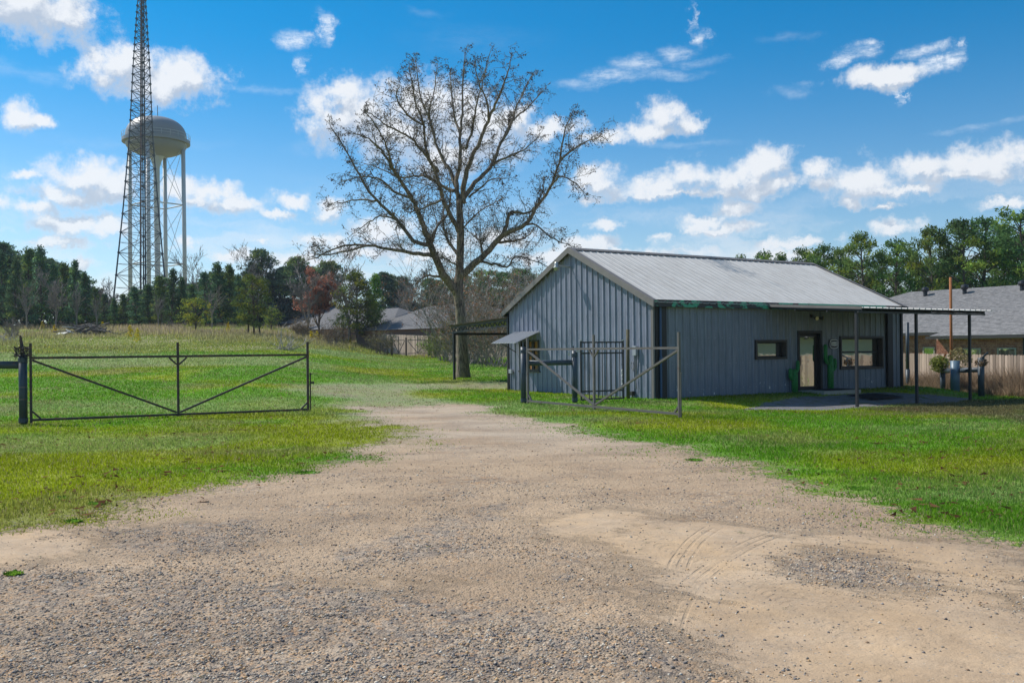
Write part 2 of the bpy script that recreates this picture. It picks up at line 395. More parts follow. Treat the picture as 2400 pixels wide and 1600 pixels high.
def leaf_mat(name, col, trans=.35, var=.5):
    m, t, b = newmat(name); a = t.add('ShaderNodeAttribute', attribute_name='col')
    oi = t.add('ShaderNodeObjectInfo')
    c = t.mix(1.0, a.outputs['Color'], (*col, 1), 'MULTIPLY')
    hs = t.add('ShaderNodeHueSaturation', i={'Hue': t.ramp(oi.outputs['Random'], 0, 1, .485, .515, False), 'Saturation': 1.0, 'Value': t.ramp(oi.outputs['Random'], 0, 1, 1-var*.4, 1+var*.4, False), 'Color': c})
    d = t.add('ShaderNodeBsdfDiffuse', i={'Color': hs.outputs[0]}); tr = t.add('ShaderNodeBsdfTranslucent', i={'Color': hs.outputs[0]})
    mx = t.add('ShaderNodeMixShader', i={0: trans, 1: d.outputs[0], 2: tr.outputs[0]})
    t.l.new(mx.outputs[0], m.node_tree.nodes['Material Output'].inputs['Surface']); m.node_tree.nodes.remove(b); return m
M['needles'] = leaf_mat('pine_needles', (1, 1, 1), .42, .5)
M['grass'] = leaf_mat('grass_blades', (1.0, 1.0, .98), .52, 0)
M['stones'] = leaf_mat('loose_stones', (1, 1, 1), 0, 0)
M['bark_pine'] = simple('pine_bark', (.085, .065, .052), .95, .4, 1.5, 0, .6)
M['bark_grey'] = simple('grey_bare_bark', (.20, .175, .155), .95, .3, 1.5)
def bark():
    m, t, b = newmat('ridged_grey_brown_bark'); co = t.add('ShaderNodeTexCoord').outputs['Object']
    n = t.noise(t.vmul(co, (5, 5, 1.0)), 3.2, 6, .7); n2 = t.noise(co, 1.3, 4, .6)
    c = t.mix(t.ramp(n, .35, .65), (.06, .045, .036), (.30, .235, .17))
    c = t.mix(t.math('MULTIPLY', t.ramp(n2, .52, .66), .5), c, (.21, .18, .07))
    t.l.new(c, b.inputs['Base Color']); b.inputs['Roughness'].default_value = .95
    bn = t.add('ShaderNodeBump', i={'Strength': .9, 'Distance': .04, 'Height': n}); t.l.new(bn.outputs[0], b.inputs['Normal']); return m
M['bark'] = bark()
M['seed'] = simple('seed_balls', (.030, .018, .014), .95, .3, 1)
def brick_mat():
    m, t, b = newmat('fired_brick'); oi = t.add('ShaderNodeTexCoord').outputs['Object']
    n = t.noise(t.vmul(oi, (1, 1, 1)), 5.5, 2, .7); n2 = t.noise(oi, 23, 2, .7)
    c = t.mix(t.ramp(n, .35, .65), (.24, .075, .04), (.44, .20, .125)); c = t.mix(t.ramp(n2, .58, .66), c, (.10, .04, .03))
    t.l.new(c, b.inputs['Base Color']); b.inputs['Roughness'].default_value = .9; return m
M['brick'] = brick_mat()
M['mortar'] = simple('pale_mortar', (.42, .37, .33), .95, .1, 5)
def far_brick():
    m, t, b = newmat('brick_wall_far'); co = t.add('ShaderNodeTexCoord').outputs['Object']
    n = t.noise(co, 9, 3, .7); c = t.mix(n, (.15, .07, .045), (.32, .19, .14)); t.l.new(c, b.inputs['Base Color']); b.inputs['Roughness'].default_value = .9; return m
M['brick_far'] = far_brick()
def shingle_mat(name, c1, c2):
    m, t, b = newmat(name); co = t.add('ShaderNodeTexCoord').outputs['Object']
    br = t.noise(t.vmul(co, (3.3, 3.3, 7)), 1.3, 2, .8); n = t.noise(co, .5, 3)
    c = t.mix(t.ramp(br, .3, .7), c1, c2); c = t.mix(t.math('MULTIPLY', n, .3), c, tuple(x*1.3 for x in c2)); t.l.new(c, b.inputs['Base Color']); b.inputs['Roughness'].default_value = .95; return m
M['shingle_far'] = shingle_mat('far_dark_shingles', (.07, .07, .075), (.14, .135, .135))
M['shingle'] = shingle_mat('grey_asphalt_shingles', (.13, .125, .125), (.25, .24, .235))
def picket_mat():
    m, t, b = newmat('weathered_cedar'); co = t.add('ShaderNodeTexCoord').outputs['Object']; oi = t.add('ShaderNodeObjectInfo').outputs['Random']
    of = t.add('ShaderNodeCombineXYZ', i={0: t.math('MULTIPLY', oi, 50), 2: t.math('MULTIPLY', oi, 31)}).outputs[0]
    v = t.add('ShaderNodeVectorMath', operation='ADD', i={0: t.vmul(co, (14, 14, .8)), 1: of}).outputs[0]
    n = t.noise(v, 2, 5, .7)
    c = t.mix(n, (.27, .205, .155), (.50, .42, .35)); c = t.mix(1.0, c, t.mix(oi, (.55, .52, .50), (1.45, 1.4, 1.35)), 'MULTIPLY'); t.l.new(c, b.inputs['Base Color']); b.inputs['Roughness'].default_value = .9; return m
M['picket'] = picket_mat()

# ------------------------------------------------------------------ zones of the ground, outlined by ground points
def gpoly(pts): return np.array([G(x, y)[:2] for x, y in pts])
def sdist(poly, X, Y):   # signed distance, positive inside
    n = len(poly); d = np.full(X.shape, 1e9); ins = np.zeros(X.shape, bool)
    for i in range(n):
        ax, ay = poly[i]; bx, by = poly[(i+1) % n]; ex, ey = bx-ax, by-ay
        t = np.clip(((X-ax)*ex+(Y-ay)*ey)/(ex*ex+ey*ey+1e-12), 0, 1)
        d = np.minimum(d, np.hypot(X-ax-t*ex, Y-ay-t*ey))
        c = ((ay > Y) != (by > Y)) & (X < (bx-ax)*(Y-ay)/((by-ay) if by != ay else 1e-9)+ax)
        ins ^= c
    return np.where(ins, d, -d)
def G0(x, y):
    X, Z = px_dir(x, y); Yd = HC/(-Z); return (X*Yd, Yd)
left_edge = [(0,1238),(180,1212),(300,1168),(460,1128),(640,1104),(780,1072),(850,1035),(880,1005),(868,978),(840,955)]
right_edge = [(1090,950),(1240,985),(1420,1010),(1560,1040),(1690,1078),(1900,1118),(2060,1165),(2220,1196),(2400,1250)]
DRIVE = np.array([(-60, -40), (-60, 8.0), (-14, 8.0)]+[tuple(G(x, y)[:2]) for x, y in left_edge+right_edge]+[(14, 7.6), (60, 6.0), (60, -40)])
THIN = gpoly([(800,985),(820,935),(700,915),(760,900),(900,898),(1060,900),(1200,898),(1190,907),(1000,915),(960,925),(1120,960),(1300,1000),(1100,1005)])
APRON = gpoly([(1735,960),(1790,942),(1880,928),(1960,924),(2060,917),(2180,924),(2300,934),(2230,942),(2100,948),(1950,962)])
BROWN = gpoly([(2010,962),(2110,945),(2250,935),(2500,935),(2500,1000),(2380,985),(2200,975),(2080,968)])
SANDS = [gpoly(p) for p in (
 [(1430,1230),(1600,1210),(1800,1240),(2000,1250),(2400,1290),(2500,1700),(1700,1700),(1560,1560),(1480,1440),(1380,1330)],
 [(1200,1220),(1420,1180),(1560,1210),(1440,1260),(1300,1255)],
 [(-100,1270),(200,1235),(420,1225),(300,1260),(150,1300),(-100,1330)],
 [(700,1370),(900,1350),(1050,1370),(1000,1400),(800,1400)])]
GRAVS = [gpoly(p) for p in (
 [(1880,1290),(2020,1300),(2250,1360),(2180,1400),(2000,1370),(1850,1330)],
 [(-100,1350),(500,1350),(1000,1400),(1350,1430),(1400,1500),(1300,1700),(-100,1700)],
 [(1220,1300),(1400,1290),(1420,1400),(1300,1410)],
 [(250,1240),(560,1230),(560,1290),(300,1290)],
 [(1000,1200),(1180,1180),(1100,1300),(850,1320),(760,1290)],
 [(1150,1440),(1450,1440),(1700,1600),(1150,1650)],
 [(1480,1320),(1560,1330),(1590,1400),(1510,1400)])]
def zones(X, Y):
    wob = (fbm(X, Y, .9, 4, 3)-.5)*1.6+(fbm(X, Y, .25, 2, 8)-.5)*1.0
    dd = sdist(DRIVE, X, Y)
    grass = sstep(1.35, -1.0, dd+wob*1.1)
    thin = sstep(-.9, .6, sdist(THIN, X, Y)+wob*1.2)
    apron = sstep(-.25, .25, sdist(APRON, X, Y)+wob*.3)
    brown = sstep(-.9, .9, sdist(BROWN, X, Y)+wob)
    sand = np.zeros_like(X); grav = np.zeros_like(X)
    for p in SANDS: sand = np.maximum(sand, sstep(-.75, .65, sdist(p, X, Y)+wob*.75))
    for p in GRAVS: grav = np.maximum(grav, sstep(-.6, .6, sdist(p, X, Y)+wob*.6))
    sand = sand*(1-.85*grav)
    uu = X/np.maximum(Y, 1); fieldY = 55+22*sstep(-.32, -.14, uu)+np.maximum(0, uu+.12)*120+wob*3
    field = sstep(-2, 1.5, Y-fieldY)*sstep(.30, .25, X/np.maximum(Y, 1))
    dx, dy = X-P0[0], Y-P0[1]; s = dx*LX[0]+dy*LX[1]; t = dx*GX[0]+dy*GX[1]
    yel = sstep(.42, .74, fbm(X, Y, .30, 5, 21)+.17*sstep(30, 16, Y)*sstep(2, -3, X)-.10*sstep(4, 12, X))
    return dict(grass=grass, thin=thin, apron=apron, brown=brown, sand=sand, grav=grav, field=field, yel=yel, s=s, t=t, drive=dd)
def lawn_colour(X, Y, z):
    n = fbm(X, Y, .5, 4, 40)[:, None]; n2 = fbm(X, Y*1.6, .16, 4, 77)[:, None]; y = z['yel'][:, None]
    g1 = np.array([.130, .275, .018]); g2 = np.array([.26, .30, .016]); g3 = np.array([.25, .33, .11]); g4 = np.array([.18, .155, .08])
    c = g1*(1-y)+g2*y
    c = c*(.75+.5*n)
    p = sstep(.50, .68, n2); c = c*(1-.6*p)+g3*.6*p
    th = z['thin'][:, None]; c = c*(1-.75*th)+np.array([.33, .37, .19])*.75*th
    far = sstep(24, 34, Y)[:, None]*sstep(-.05, -.2, X/np.maximum(Y, 1))[:, None]; pale = sstep(.42, .58, fbm(X*.5, Y, .13, 3, 90))[:, None]
    c = c*(1-.75*far*pale)+np.array([.27, .33, .13])*.75*far*pale
    rt = sstep(8, 20, X+(20-Y)*.3)[:, None]*sstep(30, 26, Y)[:, None]; c = c*(1-.45*rt)+np.array([.20, .31, .06])*.45*rt
    b = z['brown'][:, None]; c = c*(1-.9*b)+np.array([.15, .12, .065])*.9*b
    br = sstep(.60, .74, fbm(X, Y*1.5, .45, 5, 55))[:, None]; c = c*(1-.35*br)+g4*.55*br
    f = z['field'][:, None]; m = fbm(X, Y, .12, 4, 66)[:, None]
    c = c*(1-f)+f*(np.array([.25, .29, .065])*(1-m)+np.array([.31, .26, .15])*m)
    wall_shade = (sstep(1.6, .4, -z['t'])*(z['t'] < .3)*sstep(1.5, 3.5, z['s'])*sstep(BL+1, BL, z['s']))[:, None]; c = c*(1-.6*wall_shade)+np.array([.09, .11, .03])*.6*wall_shade  # shade along the foot of the front wall, painted into the lawn colour
    return c
def axis(core, step, maxv, gr, start=0):
    v = [start]; 
    while v[-1] < core: v.append(v[-1]+step)
    s = step
    while v[-1] < maxv: s *= gr; v.append(v[-1]+s)
    return v
xp = axis(20, .125, 900, 1.06); xs = np.array([-x for x in xp[:0:-1]]+xp)
yn = [-y+3 for y in axis(1, .3, 90, 1.15)][:0:-1]
yp = [3.0]
while yp[-1] < 1200:
    y = yp[-1]; yp.append(y+(.09 if y < 13 else .14 if y < 33 else .14*1.045**((len(yp)-256)*1.0) if True else 0))
ys = np.array(yn+yp)
XX, YY = np.meshgrid(xs, ys); X1, Y1 = XX.ravel(), YY.ravel()
zz = zones(X1, Y1); ZZ = T(X1, Y1)
# soft ruts and lumps worn into the drive
ZZ = ZZ+(1-zz['grass'])*(fbm(X1, Y1, 1.6, 4, 31)-.5)*.045*sstep(40, 20, Y1)
nx, ny = len(xs), len(ys)
me = bpy.data.meshes.new('ground')
me.vertices.add(nx*ny); me.vertices.foreach_set('co', np.stack([X1, Y1, ZZ], 1).astype(np.float32).ravel())
ii = (np.arange(ny-1)[:, None]*nx+np.arange(nx-1)[None, :]).ravel()
quads = np.stack([ii, ii+1, ii+nx+1, ii+nx], 1).astype(np.int32)
me.loops.add(len(quads)*4); me.loops.foreach_set('vertex_index', quads.ravel())
me.polygons.add(len(quads)); me.polygons.foreach_set('loop_start', np.arange(0, len(quads)*4, 4, dtype=np.int32))
me.polygons.foreach_set('use_smooth', np.ones(len(quads), bool))
def cattr(name, rgb):
    a = me.color_attributes.new(name, 'FLOAT_COLOR', 'POINT'); a.data.foreach_set('color', np.concatenate([rgb, np.ones((len(rgb), 1))], 1).astype(np.float32).ravel())
cattr('zoneA', np.stack([zz['grass'], zz['sand'], zz['grav']], 1))
cattr('zoneB', np.stack([zz['thin'], zz['apron'], zz['field']], 1))
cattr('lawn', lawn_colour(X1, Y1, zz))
me.update(calc_edges=True)
def ground_mat():
    m, t, b = newmat('ground_of_grass_gravel_and_sand'); co = t.add('ShaderNodeTexCoord').outputs['Object']
    A = t.add('ShaderNodeSeparateColor', i={0: t.add('ShaderNodeAttribute', attribute_name='zoneA').outputs['Color']})
    B = t.add('ShaderNodeSeparateColor', i={0: t.add('ShaderNodeAttribute', attribute_name='zoneB').outputs['Color']})
    lawn = t.add('ShaderNodeAttribute', attribute_name='lawn').outputs['Color']
    grass, sand, grav = A.outputs[0], A.outputs[1], A.outputs[2]; thin, apron, field = B.outputs[0], B.outputs[1], B.outputs[2]
    v1 = t.add('ShaderNodeTexVoronoi', i={'Vector': co, 'Scale': 62.0}); v2 = t.add('ShaderNodeTexVoronoi', i={'Vector': co, 'Scale': 24.0}); v3 = t.add('ShaderNodeTexVoronoi', i={'Vector': co, 'Scale': 9.0})
    def stonecol(v):
        r = t.add('ShaderNodeSeparateColor', i={0: v.outputs['Color']})
        c = t.mix(t.ramp(r.outputs[0], .0, 1, smooth=False), (.17, .135, .105), (.56, .45, .335))
        c = t.mix(t.ramp(r.outputs[1], .80, .84), c, (.50, .30, .15))
        c = t.mix(t.ramp(r.outputs[2], .82, .86), c, (.065, .07, .085))
        return c
    n1 = t.noise(co, .8, 6, .62); n2 = t.noise(co, 3.5, 5, .6); nf = t.noise(co, 90, 3, .7); n4 = t.noise(t.vmul(co, (1, 1.6, 1)), .35, 5, .6)
    gcol = t.mix(t.ramp(n2, .4, .6), stonecol(v1), stonecol(v2))
    gcol = t.mix(.25, gcol, stonecol(v3))
    dirt = t.mix(n1, (.31, .225, .15), (.47, .36, .255))
    dust = t.mix(nf, (.41, .31, .215), (.54, .425, .31)); dust = t.mix(t.ramp(n1, .42, .62), dust, (.50, .36, .225)); dust = t.mix(t.math('MULTIPLY', t.ramp(n2, .5, .7), .5), dust, (.33, .26, .19))
    base = t.mix(t.ramp(t.math('ADD', n1, t.math('MULTIPLY', n2, .5)), .50, .86), gcol, dirt)
    gv = t.ramp(t.math('ADD', grav, t.math('MULTIPLY', t.math('SUBTRACT', n2, .5), 1.2)), .35, .75)
    coarse = t.mix(t.ramp(n2, .30, .62), t.mix(.35, stonecol(v1), dirt), t.mix(.5, stonecol(v2), (.24, .205, .18)))
    base = t.mix(gv, base, coarse)
    stv = t.add('ShaderNodeVectorRotate', rotation_type='Z_AXIS', i={'Vector': co, 'Angle': .62}).outputs[0]
    strk = t.noise(t.vmul(stv, (.45, 3.2, 1)), 1.5, 7, .70)
    sv = t.ramp(t.math('ADD', t.math('ADD', t.math('ADD', sand, t.math('MULTIPLY', t.math('SUBTRACT', strk, .5), 1.5)), t.math('MULTIPLY', t.math('SUBTRACT', n2, .5), .7)), t.math('MULTIPLY', t.math('SUBTRACT', nf, .5), .5)), .30, .66)
    base = t.mix(t.math('MULTIPLY', sv, t.ramp(strk, .30, .62, .98, .45)), base, dust)
    base = t.mix(t.math('MULTIPLY', t.ramp(t.noise(co, .55, 6, .7), .44, .62), t.math('SUBTRACT', .42, t.math('MULTIPLY', grav, .3), clamp=True)), base, t.mix(nf, (.40, .29, .19), (.53, .40, .275)))
    peb = t.add('ShaderNodeTexVoronoi', i={'Vector': co, 'Scale': 38.0}); pc = t.add('ShaderNodeSeparateColor', i={0: peb.outputs['Color']})
    pk = t.math('MULTIPLY', t.ramp(peb.outputs['Distance'], .34, .26), t.ramp(pc.outputs[0], .80, .83)); base = t.mix(t.math('MULTIPLY', pk, .8), base, t.mix(pc.outputs[1], (.08, .075, .075), (.42, .36, .30)))
    apc = t.mix(v1.outputs['Distance'], (.10, .10, .11), (.26, .26, .27)); apc = t.mix(t.ramp(t.add('ShaderNodeSeparateColor', i={0: v1.outputs['Color']}).outputs[0], .5, .52), apc, (.20, .20, .215))  # apron gravel in a darker tone, its shadow put into the colour
    # pale bleached gravel further up the drive
    sp = t.add('ShaderNodeSeparateXYZ', i={0: co})
    pale = t.math('MULTIPLY', t.ramp(sp.outputs[1], 11.5, 16.5), t.ramp(n4, .30, .55))
    base = t.mix(t.math('MULTIPLY', pale, .42), base, t.mix(t.ramp(v1.outputs['Distance'], .1, .6), (.56, .52, .46), (.40, .355, .30)))
    blot = t.noise(t.vmul(co, (.8, 1.5, 1)), .62, 7, .72, dist=.6)
    base = t.mix(1.0, base, t.mix(t.ramp(blot, .32, .66), (.84, .79, .74), (1.10, 1.06, 1.01)), 'MULTIPLY')
    blot2 = t.noise(t.vmul(stv, (.5, 2.2, 1)), 1.1, 7, .75)
    base = t.mix(t.math('MULTIPLY', t.ramp(blot2, .54, .72), .20), base, (.20, .155, .115))
    gn = t.math('ADD', t.math('MULTIPLY', t.math('SUBTRACT', n2, .5), 1.1), t.math('MULTIPLY', t.math('SUBTRACT', t.noise(co, 14, 4, .7), .5), 1.4))
    gm = t.ramp(t.math('ADD', t.math('SUBTRACT', grass, t.math('MULTIPLY', thin, .42)), gn), .34, .62)
    lv = t.mix(t.noise(co, 18, 5, .7), (.76, .76, .76), (1.22, 1.22, 1.22))
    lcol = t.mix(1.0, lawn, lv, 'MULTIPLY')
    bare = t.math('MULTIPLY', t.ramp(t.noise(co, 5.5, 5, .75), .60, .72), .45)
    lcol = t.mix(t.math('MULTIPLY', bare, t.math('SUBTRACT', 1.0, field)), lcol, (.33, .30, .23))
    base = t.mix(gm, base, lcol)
    apc = t.mix(t.math('MULTIPLY', t.ramp(n2, .48, .6), .5), apc, (.15, .12, .07)); apc = t.mix(t.ramp(t.noise(co, 2.1, 5, .7), .56, .66), apc, (.10, .13, .03))
    base = t.mix(t.ramp(t.math('ADD', apron, t.math('MULTIPLY', gn, .9)), .35, .65), base, apc)
    # tyre tracks pressed into the sand: arcs about two turning centres
    def track(cx, cy, r, wd, a0, a1, k=46.0):
        d = t.add('ShaderNodeVectorMath', operation='SUBTRACT', i={0: co, 1: (cx, cy, 0)}).outputs[0]
        s2 = t.add('ShaderNodeSeparateXYZ', i={0: d}); rr = t.math('SQRT', t.math('ADD', t.math('MULTIPLY', s2.outputs[0], s2.outputs[0]), t.math('MULTIPLY', s2.outputs[1], s2.outputs[1])))
        ang = t.math('ARCTAN2', s2.outputs[1], s2.outputs[0])
        band = t.ramp(t.math('ABSOLUTE', t.math('SUBTRACT', rr, r)), wd, wd*.85)
        band = t.math('MULTIPLY', band, t.math('MULTIPLY', t.ramp(ang, a0-.02, a0+.06), t.ramp(ang, a1+.02, a1-.06)))
        rib = t.ramp(t.math('SINE', t.math('MULTIPLY', rr, k*2)), .1, .9)
        lug = t.ramp(t.math('SINE', t.math('MULTIPLY', t.math('ADD', ang, t.math('MULTIPLY', t.math('SINE', t.math('MULTIPLY', rr, 26)), .004)), r*78)), -.1, .5)
        return band, rib, lug
    tr = None
    for i, (cx, cy, r, wd, a0, a1, kind) in enumerate(TRACKS):
        band, rib, lug = track(cx, cy, r, wd, a0, a1)
        v = t.math('MULTIPLY', band, rib if kind == 0 else t.math('MULTIPLY', lug, .6))
        v = t.math('MULTIPLY', v, t.ramp(t.noise(co, 2.2, 4, .6), .35, .6, .15, 1))
        tr = v if tr is None else t.math('MAXIMUM', tr, v)
    tr = t.math('MULTIPLY', tr, t.ramp(grav, .6, .1))
    base = t.mix(t.math('MULTIPLY', tr, .22), base, (.25, .19, .13))
    t.l.new(base, b.inputs['Base Color']); b.inputs['Roughness'].default_value = .95; b.inputs['Specular IOR Level'].default_value = .2
    hv = t.math('ADD', t.math('MULTIPLY', v1.outputs['Distance'], -.010), t.math('MULTIPLY', v2.outputs['Distance'], -.012))
    hs = t.math('MULTIPLY', hv, t.math('SUBTRACT', 1.0, t.math('MULTIPLY', sv, .85)))
    h = t.math('ADD', hs, t.math('ADD', t.math('MULTIPLY', n2, .03), t.math('MULTIPLY', tr, -.006)))
    h = t.math('ADD', h, t.math('MULTIPLY', nf, .004))
    h = t.math('ADD', h, t.math('MULTIPLY', gm, t.math('MULTIPLY', t.noise(co, 26, 4, .7), .05)))
    bn = t.add('ShaderNodeBump', i={'Strength': .9, 'Distance': 1.0, 'Height': h}); t.l.new(bn.outputs[0], b.inputs['Normal'])
    return m
def circ3(p, q, r):   # circle through three points
    ax, ay = p; bx, by = q; cx, cy = r
    d = 2*(ax*(by-cy)+bx*(cy-ay)+cx*(ay-by))
    ux = ((ax*ax+ay*ay)*(by-cy)+(bx*bx+by*by)*(cy-ay)+(cx*cx+cy*cy)*(ay-by))/d
    uy = ((ax*ax+ay*ay)*(cx-bx)+(bx*bx+by*by)*(ax-cx)+(cx*cx+cy*cy)*(bx-ax))/d
    return ux, uy, math.hypot(ax-ux, ay-uy)
TRACKS = []
for pts, wd, kind in (([(1560,1500),(1640,1350),(1840,1245)], .10, 0), ([(1590,1335),(1610,1290),(1680,1235)], .09, 0),
                      ([(1460,1240),(1700,1330),(2050,1520)], .12, 1), ([(1640,1290),(1900,1390),(2200,1530)], .12, 1), ([(1250,1200),(1380,1260),(1480,1420)], .11, 1),
                      ([(2180,1220),(2330,1300),(2395,1480)], .11, 1)):
    p3 = [G(*p) for p in pts]; cx, cy, r = circ3(*[(p.x, p.y) for p in p3])
    an = sorted(math.atan2(p.y-cy, p.x-cx) for p in p3)
    if an[2]-an[0] > PI: continue
    TRACKS.append((cx, cy, r, wd, an[0], an[2], kind))
ground = bpy.data.objects.new('ground', me); C.objects.link(ground); ground['kind'] = 'structure'
me.materials.append(ground_mat())

# ------------------------------------------------------------------ metal building
bt = thing('metal_building', 'blue grey corrugated metal building with pale metal gable roof beside the gravel drive', 'building', (P0[0], P0[1], 0), TH)
def wl(x, y, plane, c):   # building-local coords of a photo point on plane 's' (gable side, s=c) or 't' (front side, t=c)
    X, Z = px_dir(x, y)
    # ray (X*k, k); solve
    if plane == 't':  # (k*X-P0x)*GX0+(k-P0y)*GX1=c
        k = (c+P0[0]*GX[0]+P0[1]*GX[1])/(X*GX[0]+GX[1]); q = ((k*X-P0[0])*LX[0]+(k-P0[1])*LX[1])
    else:
        k = (c+P0[0]*LX[0]+P0[1]*LX[1])/(X*LX[0]+LX[1]); q = ((k*X-P0[0])*GX[0]+(k-P0[1])*GX[1])
    return q, HC+Z*k
RISE = (ZA-ZE)/(BW/2)
def ribprofile(x0, x1, pitch=.305, h=.038):
    pts = []
    k = math.floor(x0/pitch)-1
    while k*pitch < x1+pitch:
        c = k*pitch
        for dx, dz in ((-.045, 0), (-.02, h), (.02, h), (.045, 0), (.11, 0), (.12, .006), (.135, .006), (.145, 0), (.17, 0), (.18, .006), (.195, .006), (.205, 0)):
            pts.append((c+dx, dz))
        k += 1
    pts = sorted(pts)
    xs_ = [p[0] for p in pts]; hs = [p[1] for p in pts]
    keep = [(x0, float(np.interp(x0, xs_, hs)))]+[p for p in pts if x0+1e-4 < p[0] < x1-1e-4]+[(x1, float(np.interp(x1, xs_, hs)))]
    return keep
def wall_panel(x0, x1, ztop, holes, mapf, mat, z0=-.12, parent=bt):
    pr = ribprofile(x0, x1); xsx = [p[0] for p in pr]
    for h in holes:
        for e in h[:2]:
            if x0 < e < x1: pr.append((e, float(np.interp(e, xsx, [p[1] for p in sorted(pr)][:len(xsx)]) if False else 0)))
    pr = sorted(set(pr)); mb = MB()
    for (a, ha), (b_, hb) in zip(pr, pr[1:]):
        mid = (a+b_)/2; iv = [(z0, None)]
        cuts = [h for h in holes if h[0] < mid < h[1]]
        spans = []; lo = z0
        for h in sorted(cuts, key=lambda q: q[2]): spans.append((lo, lo, h[2], h[2])); lo = h[3]
        spans.append((lo, lo, ztop(a), ztop(b_)))
        for za0, zb0, za1, zb1 in spans:
            if za1-za0 < .005: continue
            mb.add([mapf(a, ha, za0), mapf(b_, hb, zb0), mapf(b_, hb, zb1), mapf(a, ha, za1)], [(0, 1, 2, 3)])
    return mb.build('wall_panel', mat, parent)
gz = lambda t: ZE+RISE*(t if t < BW/2 else BW-t)-.03
gw0 = wl(1220, 800, 's', 0)[0]; gw1 = wl(1264, 800, 's', 0)[0]; gwt = wl(1245, 797, 's', 0)[1]; gwb = wl(1245, 869, 's', 0)[1]
ghole = [(min(gw0, gw1), max(gw0, gw1), gwb, gwt)]
t = 0.0
while t < BW-1e-3:
    t2 = min(t+.915, BW)
    def zt(q): return gz(q)
    # split the panel at the ridge so the peak stays sharp
    if t < BW/2 < t2:
        wall_panel(t, BW/2, zt, ghole, lambda a, h, z: (-h, a, z), M['wall_blue']); wall_panel(BW/2, t2, zt, ghole, lambda a, h, z: (-h, a, z), M['wall_blue'])
    else: wall_panel(t, t2, zt, ghole, lambda a, h, z: (-h, a, z), M['wall_blue'])
    t = t2
for o in list(bt.children):   # gable sheets share one look; a horizontal lap at mid height is a separate thin flashing
    pass
def hole_front(xa, xb, ya, yb):
    s0 = wl(xa, ya, 't', 0)[0]; s1 = wl(xb, ya, 't', 0)[0]; xm = (xa+xb)/2
    return [s0, s1, wl(xm, yb, 't', 0)[1], wl(xm, ya, 't', 0)[1]]
W1 = hole_front(1769, 1841, 797, 841); DO = hole_front(1866, 1923, 775, 917); W2 = hole_front(1967, 2067, 788, 864)
DO[2] = .06
s = 0.0
while s < BL-1e-3:
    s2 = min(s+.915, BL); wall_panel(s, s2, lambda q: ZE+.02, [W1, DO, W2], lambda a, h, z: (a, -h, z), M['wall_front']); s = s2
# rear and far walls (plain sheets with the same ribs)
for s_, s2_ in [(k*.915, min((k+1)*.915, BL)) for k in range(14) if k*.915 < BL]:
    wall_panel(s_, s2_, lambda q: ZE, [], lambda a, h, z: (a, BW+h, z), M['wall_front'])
for t_, t2_ in ((0, BW/2), (BW/2, BW)):
    wall_panel(t_, t2_, gz, [], lambda a, h, z: (BL+h, a, z), M['wall_blue'])
# roof sheets
OH = .16; EO = .22
def roof_panel(x0, x1, side):
    mb = MB(); pr = ribprofile(x0, x1, .305, .020)
    def mp(x, h, u, thick=0):   # u from 0 eave to 1 ridge
        yy = (-EO)+(BW/2+EO)*u; zz_ = ZE+.05+RISE*yy+h-thick
        if side: yy = BW-yy
        return (x, yy, zz_)
    us = [0, .5, 1]
    for (a, ha), (b_, hb) in zip(pr, pr[1:]):
        for u0, u1 in zip(us, us[1:]):
            mb.add([mp(a, ha, u0), mp(b_, hb, u0), mp(b_, hb, u1), mp(a, ha, u1)], [(0, 1, 2, 3)])
        mb.add([mp(a, ha, 0), mp(b_, hb, 0), mp(b_, hb, 0, .012), mp(a, ha, 0, .012)], [(0, 1, 2, 3)])
    return mb.build('roof_panel', M['roof'], bt)
x = -OH
while x < BL+OH-1e-3:
    x2 = min(x+.915, BL+OH)
    for sd_ in (0, 1): roof_panel(x, x2, sd_)
    x = x2
mb = MB(); zr = ZE+.05+RISE*BW/2
for a, b_ in ((-OH-.02, BL+OH+.02),):
    mb.add([(a, BW/2-.2, zr-.2*RISE+.045), (b_, BW/2-.2, zr-.2*RISE+.045), (b_, BW/2, zr+.05), (a, BW/2, zr+.05), (a, BW/2+.2, zr-.2*RISE+.045), (b_, BW/2+.2, zr-.2*RISE+.045)], [(0, 1, 2, 3), (3, 2, 5, 4)])
for k in range(40):
    xx = -OH+.15+k*.305
    if xx < BL+OH: mb.box((xx, BW/2-.17, zr-.17*RISE+.02), (.16, .03, .05))
mb.build('ridge_cap', M['trim'], bt)
# rake trims on the gable, eave trims
for xg in (-OH-.015, BL+OH+.015):
    for sd_ in (0, 1):
        mb = MB(); y0, y1 = -EO-.02, BW/2
        pr = [(y0, ZE+.05+RISE*y0), (y1, ZE+.05+RISE*y1)]
        q = []
        for (yy, zz_) in pr:
            for dx in (-.02, .02):
                for dz in (-.15, .05): q.append((xg+dx, yy if not sd_ else BW-yy, zz_+dz))
        mb.add(q, [(0, 1, 5, 4), (2, 6, 7, 3), (1, 3, 7, 5), (0, 4, 6, 2), (0, 2, 3, 1), (4, 5, 7, 6)])
        mb.box((xg+(.07 if xg < 0 else -.07), (y0+y1)/2 if not sd_ else BW-(y0+y1)/2, (pr[0][1]+pr[1][1])/2+.055), (.14, math.hypot(y1-y0, (y1-y0)*RISE), .008), Matrix.Rotation(math.atan(RISE)*(1 if not sd_ else -1), 3, 'X'))
        mb.build('rake_trim', M['trim'], bt)
